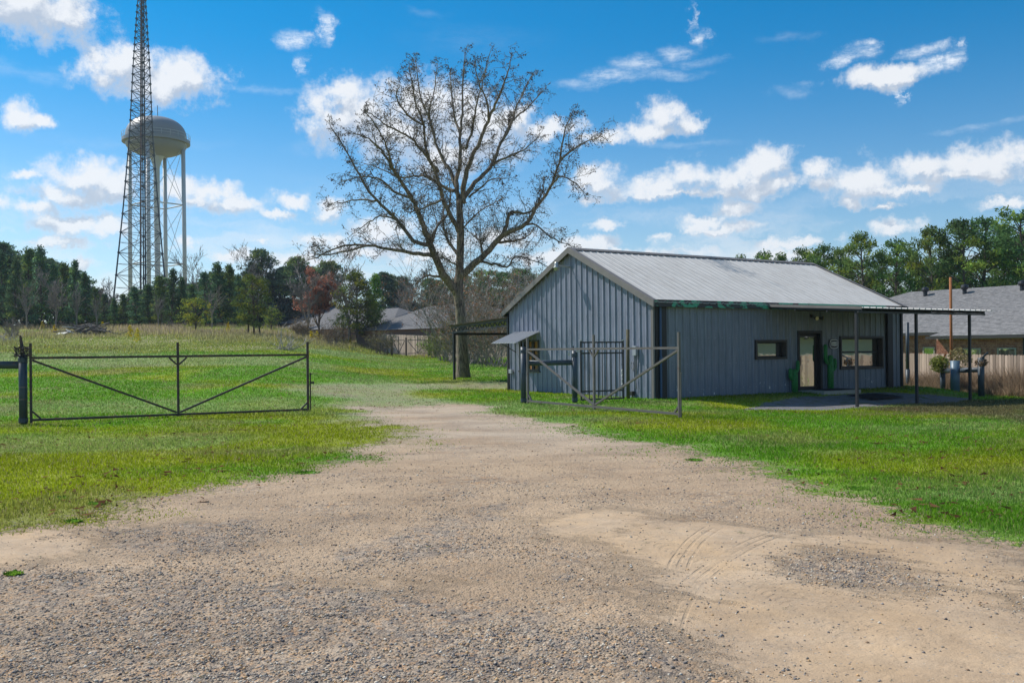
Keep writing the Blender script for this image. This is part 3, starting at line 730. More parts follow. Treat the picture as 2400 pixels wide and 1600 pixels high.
for yy in (-EO+.03, BW+EO-.03):
    mb = MB(); mb.box((BL/2, yy, ZE-.075), (BL+2*OH, .03, .20)); mb.box((BL/2, yy+(.09 if yy < 0 else -.09), ZE-.17), (BL+2*OH-.01, .17, .014)); mb.box((BL/2, yy-(.02 if yy < 0 else -.02), ZE-.185), (BL+2*OH, .05, .02))
    mb.build('eave_trim', M['peel'], bt)
# corner trims, dark bands beside the corners, downspouts
for t_l in (0,):
    mb = MB()
    for zr_w, in ((.25,), (1.05,), (1.85,), (2.65,)):
        for k in range(1, 28):
            mb.box((-.045, k*.305-.0, zr_w), (.012, .022, .022)) if k*.305 < BW else None
            mb.box((k*.305+.15, -.012, zr_w), (.020, .012, .020)) if k*.305+.15 < BL and not any(h[0]-.05 < k*.305+.15 < h[1]+.05 and h[2]-.05 < zr_w < h[3]+.05 for h in (W1, DO, W2)) else None
    sc_ = mb.build('screw_heads', M['box_grey'], bt); sc_['kind'] = 'stuff'
MB().box((-.045, -.02, 1.45), (.05, .10, 3.1)).build('corner_trim', M['trim'], bt)
MB().box((-.04, BW+.01, 1.42), (.05, .10, 3.0)).build('corner_trim', M['black_trim'], bt)
MB().box((BL+.03, -.04, 1.44), (.10, .06, 3.05)).build('corner_trim', M['black_trim'], bt)
cb0 = wl(1541, 800, 't', 0)[0]; cb1 = wl(1560, 800, 't', 0)[0]
MB().box(((cb0+cb1)/2-.06, -.045, 1.43), (cb1-cb0+.12, .02, 2.9)).build('corner_flashing', M['black_trim'], bt)
cc = wl(1548.5, 800, 't', -.1)[0]
mb = MB().tube([(cc, -.10, 2.85), (cc, -.10, .05)], .035, 8); mb.tube([(cc, -.10, 1.28), (cc, -.10, 1.12)], .055, 8); mb.build('downpipe', simple('blue_conduit', (.03, .07, .16), .5), bt)
s0 = wl(2074, 800, 't', 0)[0]; s1 = wl(2087, 800, 't', 0)[0]
MB().box(((s0+s1)/2, -.07, 1.42), ((s1-s0)*.9, .10, 2.88)).build('downpipe', M['black_trim'], bt)
# window and door fittings
def frame_rect(mb, a, b_, z0, z1, y0, y1, w):
    mb.box((a+w/2, (y0+y1)/2, (z0+z1)/2), (w, abs(y1-y0), z1-z0)); mb.box((b_-w/2, (y0+y1)/2, (z0+z1)/2), (w, abs(y1-y0), z1-z0))
    mb.box(((a+b_)/2, (y0+y1)/2, z0+w/2), (b_-a-2*w-.002, abs(y1-y0), w)); mb.box(((a+b_)/2, (y0+y1)/2, z1-w/2), (b_-a-2*w-.002, abs(y1-y0), w))
def front_window(H, bars, dep=.16):
    a, b_, z0, z1 = H; mb = MB(); frame_rect(mb, a-.01, b_+.01, z0-.01, z1+.01, -.07, dep+.02, .07)
    f = mb.build('window', M['frame_brown'], bt)
    MB().box(((a+b_)/2, dep, (z0+z1)/2), (b_-a-.14, .01, z1-z0-.14)).build('pane', M['glass'], f)
    mb = MB(); frame_rect(mb, a+.06, b_-.06, z0+.06, z1-.06, dep-.035, dep-.008, .045)
    if bars: mb.box(((a+b_)/2, dep-.03, (z0+z1)/2+.02), (b_-a-.15, .05, .06))
    mb.build('sash', M['dark_in'], f)
    return f
front_window(W1, False); front_window(W2, True)
a, b_, z0, z1 = DO
mb = MB(); mb.box((a+.045, .03, (z0+z1)/2), (.09, .22, z1-z0)); mb.box((b_-.045, .03, (z0+z1)/2), (.09, .22, z1-z0)); mb.box(((a+b_)/2, .03, z1-.045), (b_-a-.182, .22, .09))
df = mb.build('door_frame', M['black_trim'], bt)
mb = MB(); frame_rect(mb, a+.095, b_-.095, z0+.02, z1-.095, .06, .10, .10); dr = mb.build('door', M['dark_in'], bt)
MB().box(((a+b_)/2, .08, (z0+z1)/2-.04), (b_-a-.40, .012, z1-z0-.31)).build('pane', M['glass'], dr)
MB().tube([(a+.20, .055, z0+.85), (a+.20, -.01, z0+.85), (a+.20, -.01, z0+1.15), (a+.20, .055, z0+1.15)], .012, 6).build('handle', M['black_metal'], dr)
MB().box((a+.16, .05, z0+1.0), (.04, .02, .36)).build('latch_plate', M['frame_brown'], dr)
# gable window with metal awning
a, b_, z0, z1 = ghole[0]
mb = MB()
for c, d in (((.06, a+.035, (z0+z1)/2), (.2, .07, z1-z0)), ((.06, b_-.035, (z0+z1)/2), (.2, .07, z1-z0)), ((.06, (a+b_)/2, z0+.03), (.2, b_-a-.142, .06)), ((.06, (a+b_)/2, z1-.03), (.2, b_-a-.142, .06))): mb.box(c, d)
mb.box((-.04, (a+b_)/2, z0-.02), (.08, b_-a+.16, .035))
gwn = mb.build('window', M['frame_brown'], bt)
MB().box((.14, (a+b_)/2, (z0+z1)/2), (.012, b_-a-.14, z1-z0-.12)).build('pane', M['orange_wood'], gwn)
mb = MB(); mb.box((.115, (a+b_)/2-.05, (z0+z1)/2), (.05, .16, z1-z0-.12)); mb.box((.115, b_-.24, (z0+z1)/2), (.05, .30, z1-z0-.12)); mb.box((.10, (a+b_)/2, (z0+z1)/2), (.04, b_-a-.15, .05)); mb.build('mullion', M['dark_in'], gwn)
aw = MB(); ay0, ay1 = a-.05, b_+.38; az0 = z1+.30; az1 = az0-.40; n_ = 27
for k in range(n_):
    y0 = ay0+(ay1-ay0)*k/n_; y1 = ay0+(ay1-ay0)*(k+1)/n_; h0, h1_ = (.05 if k % 3 == 1 else 0), (.05 if (k+1) % 3 == 1 else 0)
    aw.add([(-.03, y0, az0+h0), (-.03, y1, az0+h1_), (-1.05, y1, az1+h1_), (-1.05, y0, az1+h0), (-.03, y0, az0-.012), (-.03, y1, az0-.012), (-1.05, y1, az1-.012), (-1.05, y0, az1-.012)], [(0, 3, 2, 1), (4, 5, 6, 7), (3, 7, 6, 2)])
AW = aw.build('awning', simple('dull_awning_sheet', (.30, .31, .33), .6, .2, 5), bt)
for yy in (ay0+.08, ay1-.12): MB().bar((-.03, yy, az0-.75), (-.80, yy, az1+.06), .025).build('bracket', M['black_metal'], AW)
# gable lamp, electric boxes, cables
t_, z_ = wl(1338, 626, 's', 0)
mb = MB().tube([(0, t_, z_), (-.42, t_+.05, z_+.03), (-.52, t_+.06, z_+.02)], .028, 8)
lm = mb.build('gable_lamp', M['lamp_grey'], bt)
MB().lathe([(0, .16), (.06, .16), (.075, .10), (.075, .02), (.12, -.03), (.12, -.05), (.095, -.05), (.085, -.13), (.07, -.14), (0, -.14)], 16, 0, (-.56, t_+.06, z_)).build('lamp_head', M['lamp_grey'], lm, True)
t_, z_ = wl(1494, 822, 's', 0)
MB().box((-.09, t_, z_), (.10, .17, .30)).build('meter_box', M['box_grey'], bt, bevel=.01)
MB().tube([(-.07, t_-.02, z_-.15), (-.07, t_-.02, z_-.6), (-.06, t_+.03, z_-.9), (-.06, t_, .28)], .022, 6).build('conduit', M['cable'], bt)
MB().tube([(-.07, t_+.05, z_-.15), (-.05, t_+.06, z_-.5), (-.07, t_+.12, z_-.62)], .014, 5).build('conduit', M['cable'], bt)
tc_, zc_ = wl(1485, 857, 's', 0); pts = []
for k in range(48):
    an = k/48*2*PI*4; pts.append((-.05-.002*(k % 5), tc_+.075*math.cos(an)*(1+.05*math.sin(k*1.7)), zc_+.12*math.sin(an)))
MB().tube(pts, .010, 5).build('cable_coil', M['cable'], bt)
t2_, z2_ = wl(1487, 921, 's', 0)
mb = MB().box((-.10, t2_, z2_), (.12, .16, .13)); mb.box((-.08, t2_, z2_-.2), (.03, .04, .3)); mb.build('junction_box', M['dark_in'], bt, bevel=.01)
t3_, z3_ = wl(1201.5, 870, 's', 0); MB().box((-.08, t3_, z3_), (.09, .20, .15)).build('socket_box', M['box_grey'], bt, bevel=.01)
# twin floodlight over the door
s_, z_ = wl(1899, 745, 't', 0)
mb = MB().box((s_, -.06, z_+.06), (.12, .06, .10)); fl = mb.build('floodlight', M['black_metal'], bt)
for dx, dirv in ((.03, Vector((-.15, -1, -.15))), (.26, Vector((.75, -.6, -.1)))):
    dirv.normalize(); c = Vector((s_+dx, -.12, z_)); mb = MB().tube([c, c+dirv*.05, c+dirv*.17], [.025, .03, .075], 12); mb.build('lamp_head', M['frame_brown'], fl, True)
    MB().tube([c+dirv*.165, c+dirv*.178], .07, 12).build('lens', M['lamp_lens'], fl)
# house number plate
sa, za = wl(1944.5, 806, 't', -.05); sb, _ = wl(1963.5, 806, 't', -.05); w_ = (sb-sa)*1.12; cx_ = (sa+sb)/2
def plate(wd, ht, y, th):
    mb = MB(); pts = []
    for k in range(48):
        an = 2*PI*k/48; c_, s_2 = math.cos(an), math.sin(an)
        px = math.copysign(abs(c_)**.55, c_)*wd/2; pz = math.copysign(abs(s_2)**.75, s_2)*ht/2
        pts.append((px, pz))
    n = len(pts); vs = [(cx_+p[0], y, za+p[1]) for p in pts]+[(cx_+p[0], y+th, za+p[1]) for p in pts]
    mb.add(vs, [tuple(range(n))[::-1], tuple(range(n, 2*n))]+[(k, (k+1) % n, n+(k+1) % n, n+k) for k in range(n)]); return mb
pl = plate(w_, w_*.72, -.062, .02).build('number_plate', M['sign_black'], bt)
plate(w_*.94, w_*.66, -.066, .003).build('plate_border', M['sign_white'], pl); plate(w_*.87, w_*.58, -.070, .003).build('plate_face', M['sign_black'], pl)
cu = bpy.data.curves.new('plate_digits', 'FONT'); cu.body = '10203'; cu.size = w_*.36; cu.align_x = 'CENTER'; cu.align_y = 'CENTER'; cu.extrude = .002; cu.offset = .003
tmp = bpy.data.objects.new('tmp', cu); C.objects.link(tmp); bpy.context.view_layer.update()
dme = bpy.data.meshes.new_from_object(tmp.evaluated_get(bpy.context.evaluated_depsgraph_get())); bpy.data.objects.remove(tmp)
dme.materials.clear(); dme.materials.append(M['sign_white']); dob = bpy.data.objects.new('plate_digits', dme); C.objects.link(dob); dob.parent = pl
dob.location = (cx_, -.074, za-.005); dob.rotation_euler = (PI/2, 0, 0); dob.scale = (.82, 1.15, 1)
# front canopy
CA0, CA1, CD = 4.82, 11.75, 3.75
cp = thing('metal_canopy', 'flat corrugated metal canopy on slim black posts shading the glass front door', 'canopy', (P0[0], P0[1], 0), TH)
def can_pt(x, u, h): return (x, -.06-u*CD, 2.93-.24*u+h)
x = CA0; k = 0
while x < CA1-1e-3:
    x2 = min(x+.915, CA1); pr = ribprofile(x, x2, .305, .03); mb = MB()
    for (a, ha), (b_, hb) in zip(pr, pr[1:]):
        mb.add([can_pt(a, 0, ha), can_pt(b_, 0, hb), can_pt(b_, 1, hb), can_pt(a, 1, ha)], [(0, 3, 2, 1)])
        mb.add([can_pt(a, 0, -.012), can_pt(b_, 0, -.012), can_pt(b_, 1, -.012), can_pt(a, 1, -.012)], [(0, 1, 2, 3)])
        mb.add([can_pt(a, 1, ha), can_pt(b_, 1, hb), can_pt(b_, 1, -.012), can_pt(a, 1, -.012)], [(0, 3, 2, 1)])
    mb.build('canopy_sheet', M['roof'], cp); x = x2; k += 1
for xx in (CA0+.03, (CA0+CA1)/2, CA1-.5):
    MB().bar(Vector(can_pt(xx, 0.01, -.06)), Vector(can_pt(xx, .99, -.06)), .05, .08).build('rafter', M['black_metal'], cp)
for u in (.33, .66, .96):
    MB().bar(Vector(can_pt(CA0, u, -.13)), Vector(can_pt(CA1-.3, u, -.13)), .05, .05).build('purlin', M['black_metal'], cp)
mb = MB(); mb.bar(Vector(can_pt(CA0-.02, 0, .0)), Vector(can_pt(CA0-.02, 1, .0)), .02, .09); mb.build('edge_trim', M['trim'], cp)
for px_ in (2008, 2148, 2273):
    q, _ = wl(px_, 850, 't', -3.55); gp = loc2w(q, -3.55); zz_ = Tz(gp.x, gp.y)
    MB().box((q, -3.55, (zz_-.1+2.58)/2), (.075, .075, 2.58-zz_+.1)).build('post', M['black_metal'], cp)
# steps, mats
dmid = (DO[0]+DO[1])/2
tag(MB().box((dmid+.25, -.62, .0), (1.9, 1.15, .13)).build('door_step', M['concrete'], None), 'low pale concrete slab in front of the glass door', 'step')
o = bpy.data.objects['door_step']; o.location = (P0[0], P0[1], 0); o.rotation_euler = (0, 0, TH)
def mat_(s_, t_, w_, d_, z_, lab, rot=0.0, tilt=0.0):
    c = loc2w(s_, t_, z_); mb = MB().box((0, 0, .012), (w_, d_, .018))
    for k in range(int(w_/.12)): mb.box((-w_/2+.06+k*.12, 0, .026), (.03, d_*.9, .008))
    o = mb.build('rubber_mat', M['mat_rubber']); o.location = c; o.rotation_euler = (tilt, 0, TH+rot); return tag(o, lab, 'mat')
mat_(dmid+.45, -.66, 1.25, .75, .066, 'black rubber mat lying on the concrete slab right at the door')
gm_ = loc2w(dmid+1.0, -1.9); mat_(dmid+1.0, -1.9, 1.7, 1.0, Tz(gm_.x, gm_.y)+.025, 'second black rubber mat lying on the grey gravel in front of the slab', .05, .07)
# metal cactus cut-outs
def cactus(px_, ytop, ybot, arms, lab, t0=-.16):
    s_, zt_ = wl(px_, ytop, 't', t0); base = loc2w(s_, t0, 0); H = zt_
    ct = thing('metal_cactus', lab, 'cactus', base, TH, 'green metal cacti by the door')
    def col(pts, r):
        mb = MB(); n = 10
        mb.tube(pts, r, n, True)
        for a in range(0, 5):
            an = 2*PI*a/5+PI; mb.tube([Vector(p)+Vector((math.cos(an), math.sin(an), 0))*rr*.92 for p, rr in zip(pts, r)], [rr*.22 for rr in r], 4)
        return mb
    col([(0, 0, -.05), (0, 0, H*.5), (0, 0, H-.06), (0, 0, H)], [.095, .10, .095, .05]).build('stem', M['cactus'], ct, True)
    for side, z0_, z1_, out in arms:
        col([(side*.06, 0, z0_), (side*out*.7, 0, z0_+.03), (side*out, 0, z0_+.12), (side*out, 0, z1_-.05), (side*out, 0, z1_)], [.05, .06, .065, .06, .03]).build('arm', M['cactus'], ct, True)
    return ct
cactus(1862, 865, 922, [(-1, .42, .82, .20), (1, .70, 1.08, .17)], 'shorter green metal cactus standing left of the glass door')
cactus(1946, 832, 917, [(-1, .95, 1.62, .25), (1, .70, 1.12, .24)], 'taller green metal cactus standing between glass door and larger window')

# carport on the far left side
cq = thing('carport', 'open lean to carport with lattice joists beyond the left corner of the building', 'carport', (P0[0], P0[1], 0), TH)
def cpt(u, v, h=0): return Vector((.35+v, BW+.2+5.5*u, 2.82-.22*u+h))   # u outwards, v backwards
mb = MB(); pr = ribprofile(0, 9.0, .305, .03)
xk = 0.0
while xk < 9.0-1e-3:
    x2 = min(xk+.915, 9.0); mb = MB(); pr = ribprofile(xk, x2, .305, .03)
    for (a, ha), (b_, hb) in zip(pr, pr[1:]):
        mb.add([cpt(0, a, ha), cpt(0, b_, hb), cpt(1, b_, hb), cpt(1, a, ha)], [(0, 1, 2, 3)]); mb.add([cpt(0, a, -.01), cpt(0, b_, -.01), cpt(1, b_, -.01), cpt(1, a, -.01)], [(0, 3, 2, 1)])
    mb.build('roof_sheet', simple('brown_rusty_sheet', (.22, .19, .17), .7, .3, 2, .1, 0, (.16, .08, .04), (.5, .65)) if xk == 0 else bpy.data.materials['brown_rusty_sheet'], cq); xk = x2
for v in (.12, 3.0, 6.0, 8.8):
    mb = MB(); A0, A1 = cpt(0.0, v, -.07), cpt(.97, v, -.07); B0, B1 = cpt(0.0, v, -.30), cpt(.97, v, -.30)
    mb.bar(A0, A1, .07); mb.bar(B0, B1, .06)
    n_ = 26
    for k in range(n_):
        a = A0.lerp(A1, k/n_) if k % 2 == 0 else B0.lerp(B1, k/n_); b_ = B0.lerp(B1, (k+1)/n_) if k % 2 == 0 else A0.lerp(A1, (k+1)/n_); mb.bar(a, b_, .034)
    mb.build('lattice_joist', M['black_metal'], cq)
    for u in (.0, .93):
        q = cpt(u, v); wv = loc2w(q.x, q.y); g0 = Tz(wv.x, wv.y); MB().box((q.x, q.y, (g0-.1+q.z-.32)/2), (.09, .09, q.z-.32-g0+.1)).build('post', M['black_metal'], cq)
for u in (.0, .93): MB().bar(cpt(u, 0.1, -.36), cpt(u, 8.8, -.36), .06, .10).build('beam', M['black_metal'], cq)

# ------------------------------------------------------------------ pipe gates
def swing_gate(A, B, zlo, ztop, zpeak, mat, lab, flip=1, wv=.055, latch=True):
    A, B = Vector((*A, 0)), Vector((*B, 0)); L = (B-A).length; rz = math.atan2(B.y-A.y, B.x-A.x)
    g_ = thing('swing_gate', lab, 'gate', (A.x, A.y, 0), rz)
    mb_ = lambda: MB()
    W = wv
    for x in (W/2, L/2, L-W/2): MB().box((x, 0, (zlo+zpeak)/2-.02), (W, W, zpeak-zlo+.04)).build('stile', mat, g_)
    for x0, x1 in ((W, L/2-W/2), (L/2+W/2, L-W)):
        MB().box(((x0+x1)/2, 0, ztop), (x1-x0, W*.95, W*.95)).build('top_rail', mat, g_)
        MB().box(((x0+x1)/2, 0, zlo+W/2), (x1-x0, W*.95, W*.95)).build('bottom_rail', mat, g_)
    MB().bar((W, 0, ztop-.05), (L/2-W/2-.01, 0, zlo+.08), W*.85).build('diagonal_brace', mat, g_)
    MB().bar((L-W, 0, ztop-.05), (L/2+W/2+.01, 0, zlo+.08), W*.85).build('diagonal_brace', mat, g_)
    for sx in (-1, 1): MB().bar((L/2+sx*(.20), 0, ztop-.03), (L/2+sx*.03, 0, ztop-.19), W*.7).build('corner_brace', mat, g_)
    MB().bar((.05, 0, zlo+.22), (.22, 0, zlo+.05), W*.7).build('corner_brace', mat, g_); MB().bar((L-.05, 0, zlo+.20), (L-.20, 0, zlo+.05), W*.7).build('corner_brace', mat, g_)
    mb = MB().tube([(L+.035, -.01, zlo-.12), (L+.035, -.01, zlo+.95)], .016, 6); mb.tube([(L+.035, 0, zlo+.93), (L+.09, -.03, zlo+.93)], .013, 6)
    mb.build('drop_rod', mat, g_)
    if latch:
        mb = MB(); mb.box((L+.075, 0, zlo+.70), (.09, .012, .05)); mb.box((L+.12, 0, zlo+.70), (.02, .03, .07)); mb.build('latch', mat, g_)
    return g_
def depth_pt(x, Y): X = px_dir(x, 900)[0]*Y; return (X, Y)
gA = depth_pt(69, 20.15); gB = depth_pt(724, 22.9)
swing_gate(gA, gB, .06, 1.47, 1.80, M['gate_rust'], 'rusty dark swing gate with V braces standing alone on the left lawn')
gC = depth_pt(1236, 25.75); gD = depth_pt(1594, 20.0)
swing_gate(gC, gD, .06, 1.55, 1.90, M['gate_grey'], 'pale grey swing gate standing open in front of the metal building', latch=False)
def pipe_post(x, Y, r, ztop, mat, lab, extra=None, cat='post', rails=()):
    p = depth_pt(x, Y); z0 = Tz(*p)
    t_ = thing('pipe_post', lab, cat, (p[0], p[1], z0)); h = ztop-z0
    MB().tube([(0, 0, -.1), (0, 0, h)], r, 16).build('shaft', mat, t_, True)
    for zc in (.10, h-.13): MB().tube([(0, 0, zc-.05), (0, 0, zc+.05)], r*1.12, 16).build('hinge_band', mat, t_)
    return t_, Vector((p[0], p[1], z0)), h
t_, p_, h_ = pipe_post(54, 20.2, .088, 1.55, M['pipe_blue'], 'thick blue black pipe post with spike and wire at the far left gate')
MB().tube([(.0, 0, h_-.02), (-.02, 0, h_+.2), (-.05, 0, h_+.42)], [.05, .04, .022], 6).build('spike', M['gate_rust'], t_)
pts = []
for k in range(150):
    an = k*.41; rr = .13+.05*math.sin(k*1.3); pts.append((rr*math.cos(an), rr*math.sin(an), h_+.06+.10*math.sin(k*.37)+.03*math.sin(k*2.1)))
MB().tube(pts, .008, 4).build('wire_coil', M['gate_rust'], t_)
mb = MB()
for k in range(14):
    an = R.uniform(0, 2*PI); mb.tube([(.08*math.cos(an), .08*math.sin(an), h_+R.uniform(-.1, .1)), (.25*math.cos(an), .2*math.sin(an), h_+R.uniform(-.15, .2))], .006, 3)
mb.build('loose_wire', M['gate_rust'], t_)
MB().tube([(-.08, 0, 1.33), (-3.2, .3, 1.36)], .085, 16).build('rail', M['pipe_blue'], t_, True)
for zc in (.55, .82): MB().tube([(0, 0, zc), (0, 0, zc+.03)], .0895, 16).build('worn_band', M['gate_grey'], t_)
t_, p_, h_ = pipe_post(1227, 25.9, .078, 1.62, M['pipe_blue'], 'blue black pipe post carrying the hinge of the pale grey gate'); pA = p_
MB().tube([(0, 0, h_), (0, 0, h_+.14)], .02, 6).build('spike', M['pipe_blue'], t_)
t2, p2, h2 = pipe_post(1347, 26.2, .078, 1.50, M['pipe_blue'], 'blue black pipe post with padlock in the middle beside the barred gate')
MB().tube([(-.03, -.01, h2), (-.03, -.01, h2+.14)], .02, 6).build('spike', M['pipe_blue'], t2)
mb = MB().box((-.16, -.05, h2-.10), (.06, .04, .08)); mb.tube([(-.16, -.05, h2-.06), (-.17, -.05, h2), (-.13, -.05, h2+.01), (-.13, -.05, h2-.06)], .008, 5); mb.build('padlock', M['lamp_grey'], t2)
MB().box((.07, -.02, h2-.02), (.16, .10, .05)).build('bracket', M['lamp_grey'], t2)
v = p2-pA; tg = bpy.data.objects.new('rail', None)
bpy.data.objects.remove(tg)
MB().tube([Vector((.07, 0, 1.16-pA.z)), Vector((v.x-.07, v.y, 1.16-pA.z))], .076, 16).build('rail', M['pipe_blue'], t_, True)
# barred pedestrian gate
ga, gb = depth_pt(1360, 26.5), depth_pt(1463, 27.2); A = Vector((*ga, 0)); B = Vector((*gb, 0)); L = (B-A).length
pg = thing('barred_gate', 'narrow black barred walk gate with three cross rails before the gable wall', 'gate', A, math.atan2(B.y-A.y, B.x-A.x))
for x in (.03, L-.03): MB().tube([(x, 0, .04), (x, 0, 1.78)], .028, 10).build('stile', M['black_metal'], pg)
for z in (.06, .30, 1.42, 1.74): MB().box((L/2, 0, z), (L-.06, .045, .045)).build('cross_rail', M['black_metal'], pg)
for k in range(1, 10): MB().box((L*k/10, 0, .90), (.022, .018, 1.66)).build('bar', M['black_metal'], pg)
for x in (.03, L-.03): MB().tube([(x, 0, 1.78), (x, 0, 1.82)], .034, 10).build('cap', M['lamp_grey'], pg)
mb = MB()
for k in range(11): mb.tube([(L-.10+.02*math.sin(k*2), -.03, .95-k*.045), (L-.09-.02*math.sin(k*2), -.03, .92-k*.045)], .013, 5)
mb.build('chain', M['lamp_grey'], pg)
p = depth_pt(1472, 27.7); o = MB().tube([(0, 0, -.1), (.0, 0, 1.0), (.01, 0, 2.13-Tz(*p))], .055, 10).build('wooden_post', M['wood_post'], None, True); o.location = (*p, Tz(*p)); tag(o, 'old round wooden post just right of the barred walk gate', 'post')
# right-hand poles and brace
p = atx(2127, 38.0); o = MB().tube([(0, 0, -.1), (0, 0, .9)], .085, 12).tube([(0, 0, .88), (0, 0, P(2126, 755, 38.0).z-p.z)], .068, 12).build('pipe_pole', M['pipe_blue'], None, True); o.location = p; tag(o, 'tall thick black pipe pole just beyond the right corner of the building', 'pole')
for a in (PI/2,):
    pass
pa, pb = atx(2209, 35.6), atx(2299, 32.2); br_ = thing('pipe_brace', 'blue pipe H shaped fence brace overgrown with vines right of the canopy', 'fence', pa)
dv = pb-pa; ztp = 1.08
MB().tube([(0, 0, -.1), (0, 0, P(2209, 868, 35.6).z-pa.z)], .10, 12).build('post', M['pipe_blue'], br_, True)
hb = P(2299, 838, 32.2).z-pb.z
MB().tube([(dv.x, dv.y, dv.z-.1), (dv.x, dv.y, dv.z+hb)], .11, 12).build('post', M['pipe_blue'], br_, True)
zl = P(2209, 869, 35.6).z-pa.z; zr_ = P(2299, 866, 32.2).z-pb.z
MB().tube([(0, 0, zl), (dv.x, dv.y, dv.z+zr_)], .095, 12).build('rail', M['pipe_blue'], br_, True)
q1 = P(2315, 826, 31.8)-pa; MB().tube([(dv.x, dv.y, dv.z+hb-.05), q1], .035, 6).build('arm', M['pipe_blue'], br_); q2 = P(2217, 828, 35.3)-pa; MB().tube([P(2208, 846, 35.6)-pa, q2], .035, 6).build('arm', M['rust_pole'], br_)
MB().tube([P(2209, 870, 35.6)-pa, P(2208, 846, 35.6)-pa], .05, 6).build('stub', M['wood_post'], br_)
p = atx(2238, 34.0); o = MB().tube([(0, 0, -.1), (0, 0, P(2238, 845, 34.0).z-p.z)], .16, 16).build('pipe_bollard', simple('light_blue_pipe', (.10, .17, .24), .45, .3, 4), None, True); o.location = p; tag(o, 'fat light blue vertical pipe between the two brace posts', 'post')
p = atx(2229.5, 34.4); o = MB().tube([(0, 0, -.1), (0, 0, P(2228, 650, 34.4).z-p.z)], .05, 10).build('rusty_pole', M['rust_pole'], None, True); o.location = p; tag(o, 'very tall thin rusty orange pole standing beside the fat blue pipe', 'pole')

# ------------------------------------------------------------------ wooden privacy fence, right (goes on beyond the frame)
def privacy_fence(A, B, lab, n, height, zt0, zt1, pw=.14):
    A = Vector(A); B = Vector(B); L = (B-A).length; rz = math.atan2(B.y-A.y, B.x-A.x)
    f = thing('wooden_fence', lab, 'fence', (A.x, A.y, 0), rz)
    mb = MB(); w2 = pw/2-.008; e = .03
    pr = [(-w2, 0), (w2, 0), (w2, height-e), (w2-e, height), (-w2+e, height), (-w2, height-e)]
    vs = [(p[0], -.009, p[1]) for p in pr]+[(p[0], .009, p[1]) for p in pr]
    mb.add(vs, [(0, 1, 2, 3, 4, 5), (11, 10, 9, 8, 7, 6)]+[(k, 6+k, 6+(k+1) % 6, (k+1) % 6) for k in range(6)])
    first = None; n = int(L/pw)
    for k in range(n):
        x = (k+.5)*pw; zt = zt0+(zt1-zt0)*k/n+R.uniform(-.012, .012)
        if first is None: first = mb.build('picket', M['picket'], f); o = first
        else: o = first.copy(); C.objects.link(o); o.parent = f
        o.location = (x, R.uniform(-.004, .004), zt-height); o.rotation_euler = (0, R.uniform(-.008, .008), R.uniform(-.02, .02))
    for hz in (.3, .95, 1.45): MB().box((L/2, .035, (zt0+zt1)/2-height+hz), (L, .04, .09), Matrix.Rotation(-math.atan2(zt1-zt0, L), 3, 'Y')).build('rail', M['picket'], f)
    return f
FA = Vector((16.0, 43.5)); FB = Vector((19.2, 33.2)); fd = (FB-FA).normalized(); FC_ = FB+fd*20
privacy_fence((*(FA-fd*1.5), 0), (*FB, 0), 'weathered wooden privacy fence standing behind dry brush at the right edge', 0, 1.75, 1.27, 1.15)
privacy_fence((*FB, 0), (*FC_, 0), 'wooden privacy fence running on towards the viewer past the right edge', 0, 1.75, 1.15, 1.2)

# ------------------------------------------------------------------ brick houses
def hip_roof(mb, x0, x1, y0, y1, ze, zr_, hipL=True, hipR=True, oh=.45):
    # ridge along x; returns faces (front, back, left, right)
    W = (y1-y0)/2; ym = (y0+y1)/2
    a = (x0-oh, y0-oh, ze); b_ = (x1+oh, y0-oh, ze); c = (x1+oh, y1+oh, ze); d = (x0-oh, y1+oh, ze)
    rl = (x0+(W if hipL else -oh), ym, zr_); rr = (x1-(W if hipR else -oh), ym, zr_)
    return a, b_, c, d, rl, rr
def shingle_courses(p_bl, p_br, p_tl, p_tr, parent, expo=.16, tab=.33, detail=True):
    """a roof face as overlapping shingle courses, joined into one part"""
    bl, br, tl, tr = map(Vector, (p_bl, p_br, p_tl, p_tr)); nrm = (br-bl).cross((tl if (tl-bl).length > 1e-3 else tr)-bl)
    if nrm.length < 1e-6: nrm = (br-bl).cross(tr-bl)
    nrm.normalize()
    if nrm.z < 0: nrm = -nrm
    H = ((tl+tr)/2-(bl+br)/2).length; n = max(2, int(H/expo)); mb = MB()
    for k in range(n):
        v0, v1 = k/n, (k+1.25)/n; v1 = min(v1, 1)
        L0, R0 = bl.lerp(tl, v0), br.lerp(tr, v0); L1, R1 = bl.lerp(tl, v1), br.lerp(tr, v1)
        wd = (R0-L0).length; m = max(1, int(wd/tab)) if detail else 1
        for j in range(m):
            u0 = max(0, (j+(.5 if k % 2 else 0)-.5)/m); u1 = min(1, (j+1+(.5 if k % 2 else 0)-.5)/m); lift = .018+R.uniform(0, .012)
            a, b_ = L0.lerp(R0, u0), L0.lerp(R0, u1); c, d = L1.lerp(R1, u1), L1.lerp(R1, u0)
            mb.add([a+nrm*lift, b_+nrm*lift, c+nrm*.004, d+nrm*.004, a, b_], [(0, 1, 2, 3), (0, 4, 5, 1)])
            if j == m-1 and u1 < 1:
                a, b_ = L0.lerp(R0, u1), R0; c, d = R1, L1.lerp(R1, u1); mb.add([a+nrm*.02, b_+nrm*.02, c+nrm*.004, d+nrm*.004], [(0, 1, 2, 3)])
    o = mb.build('shingle', M['shingle'], parent); o['kind'] = 'stuff'; return o
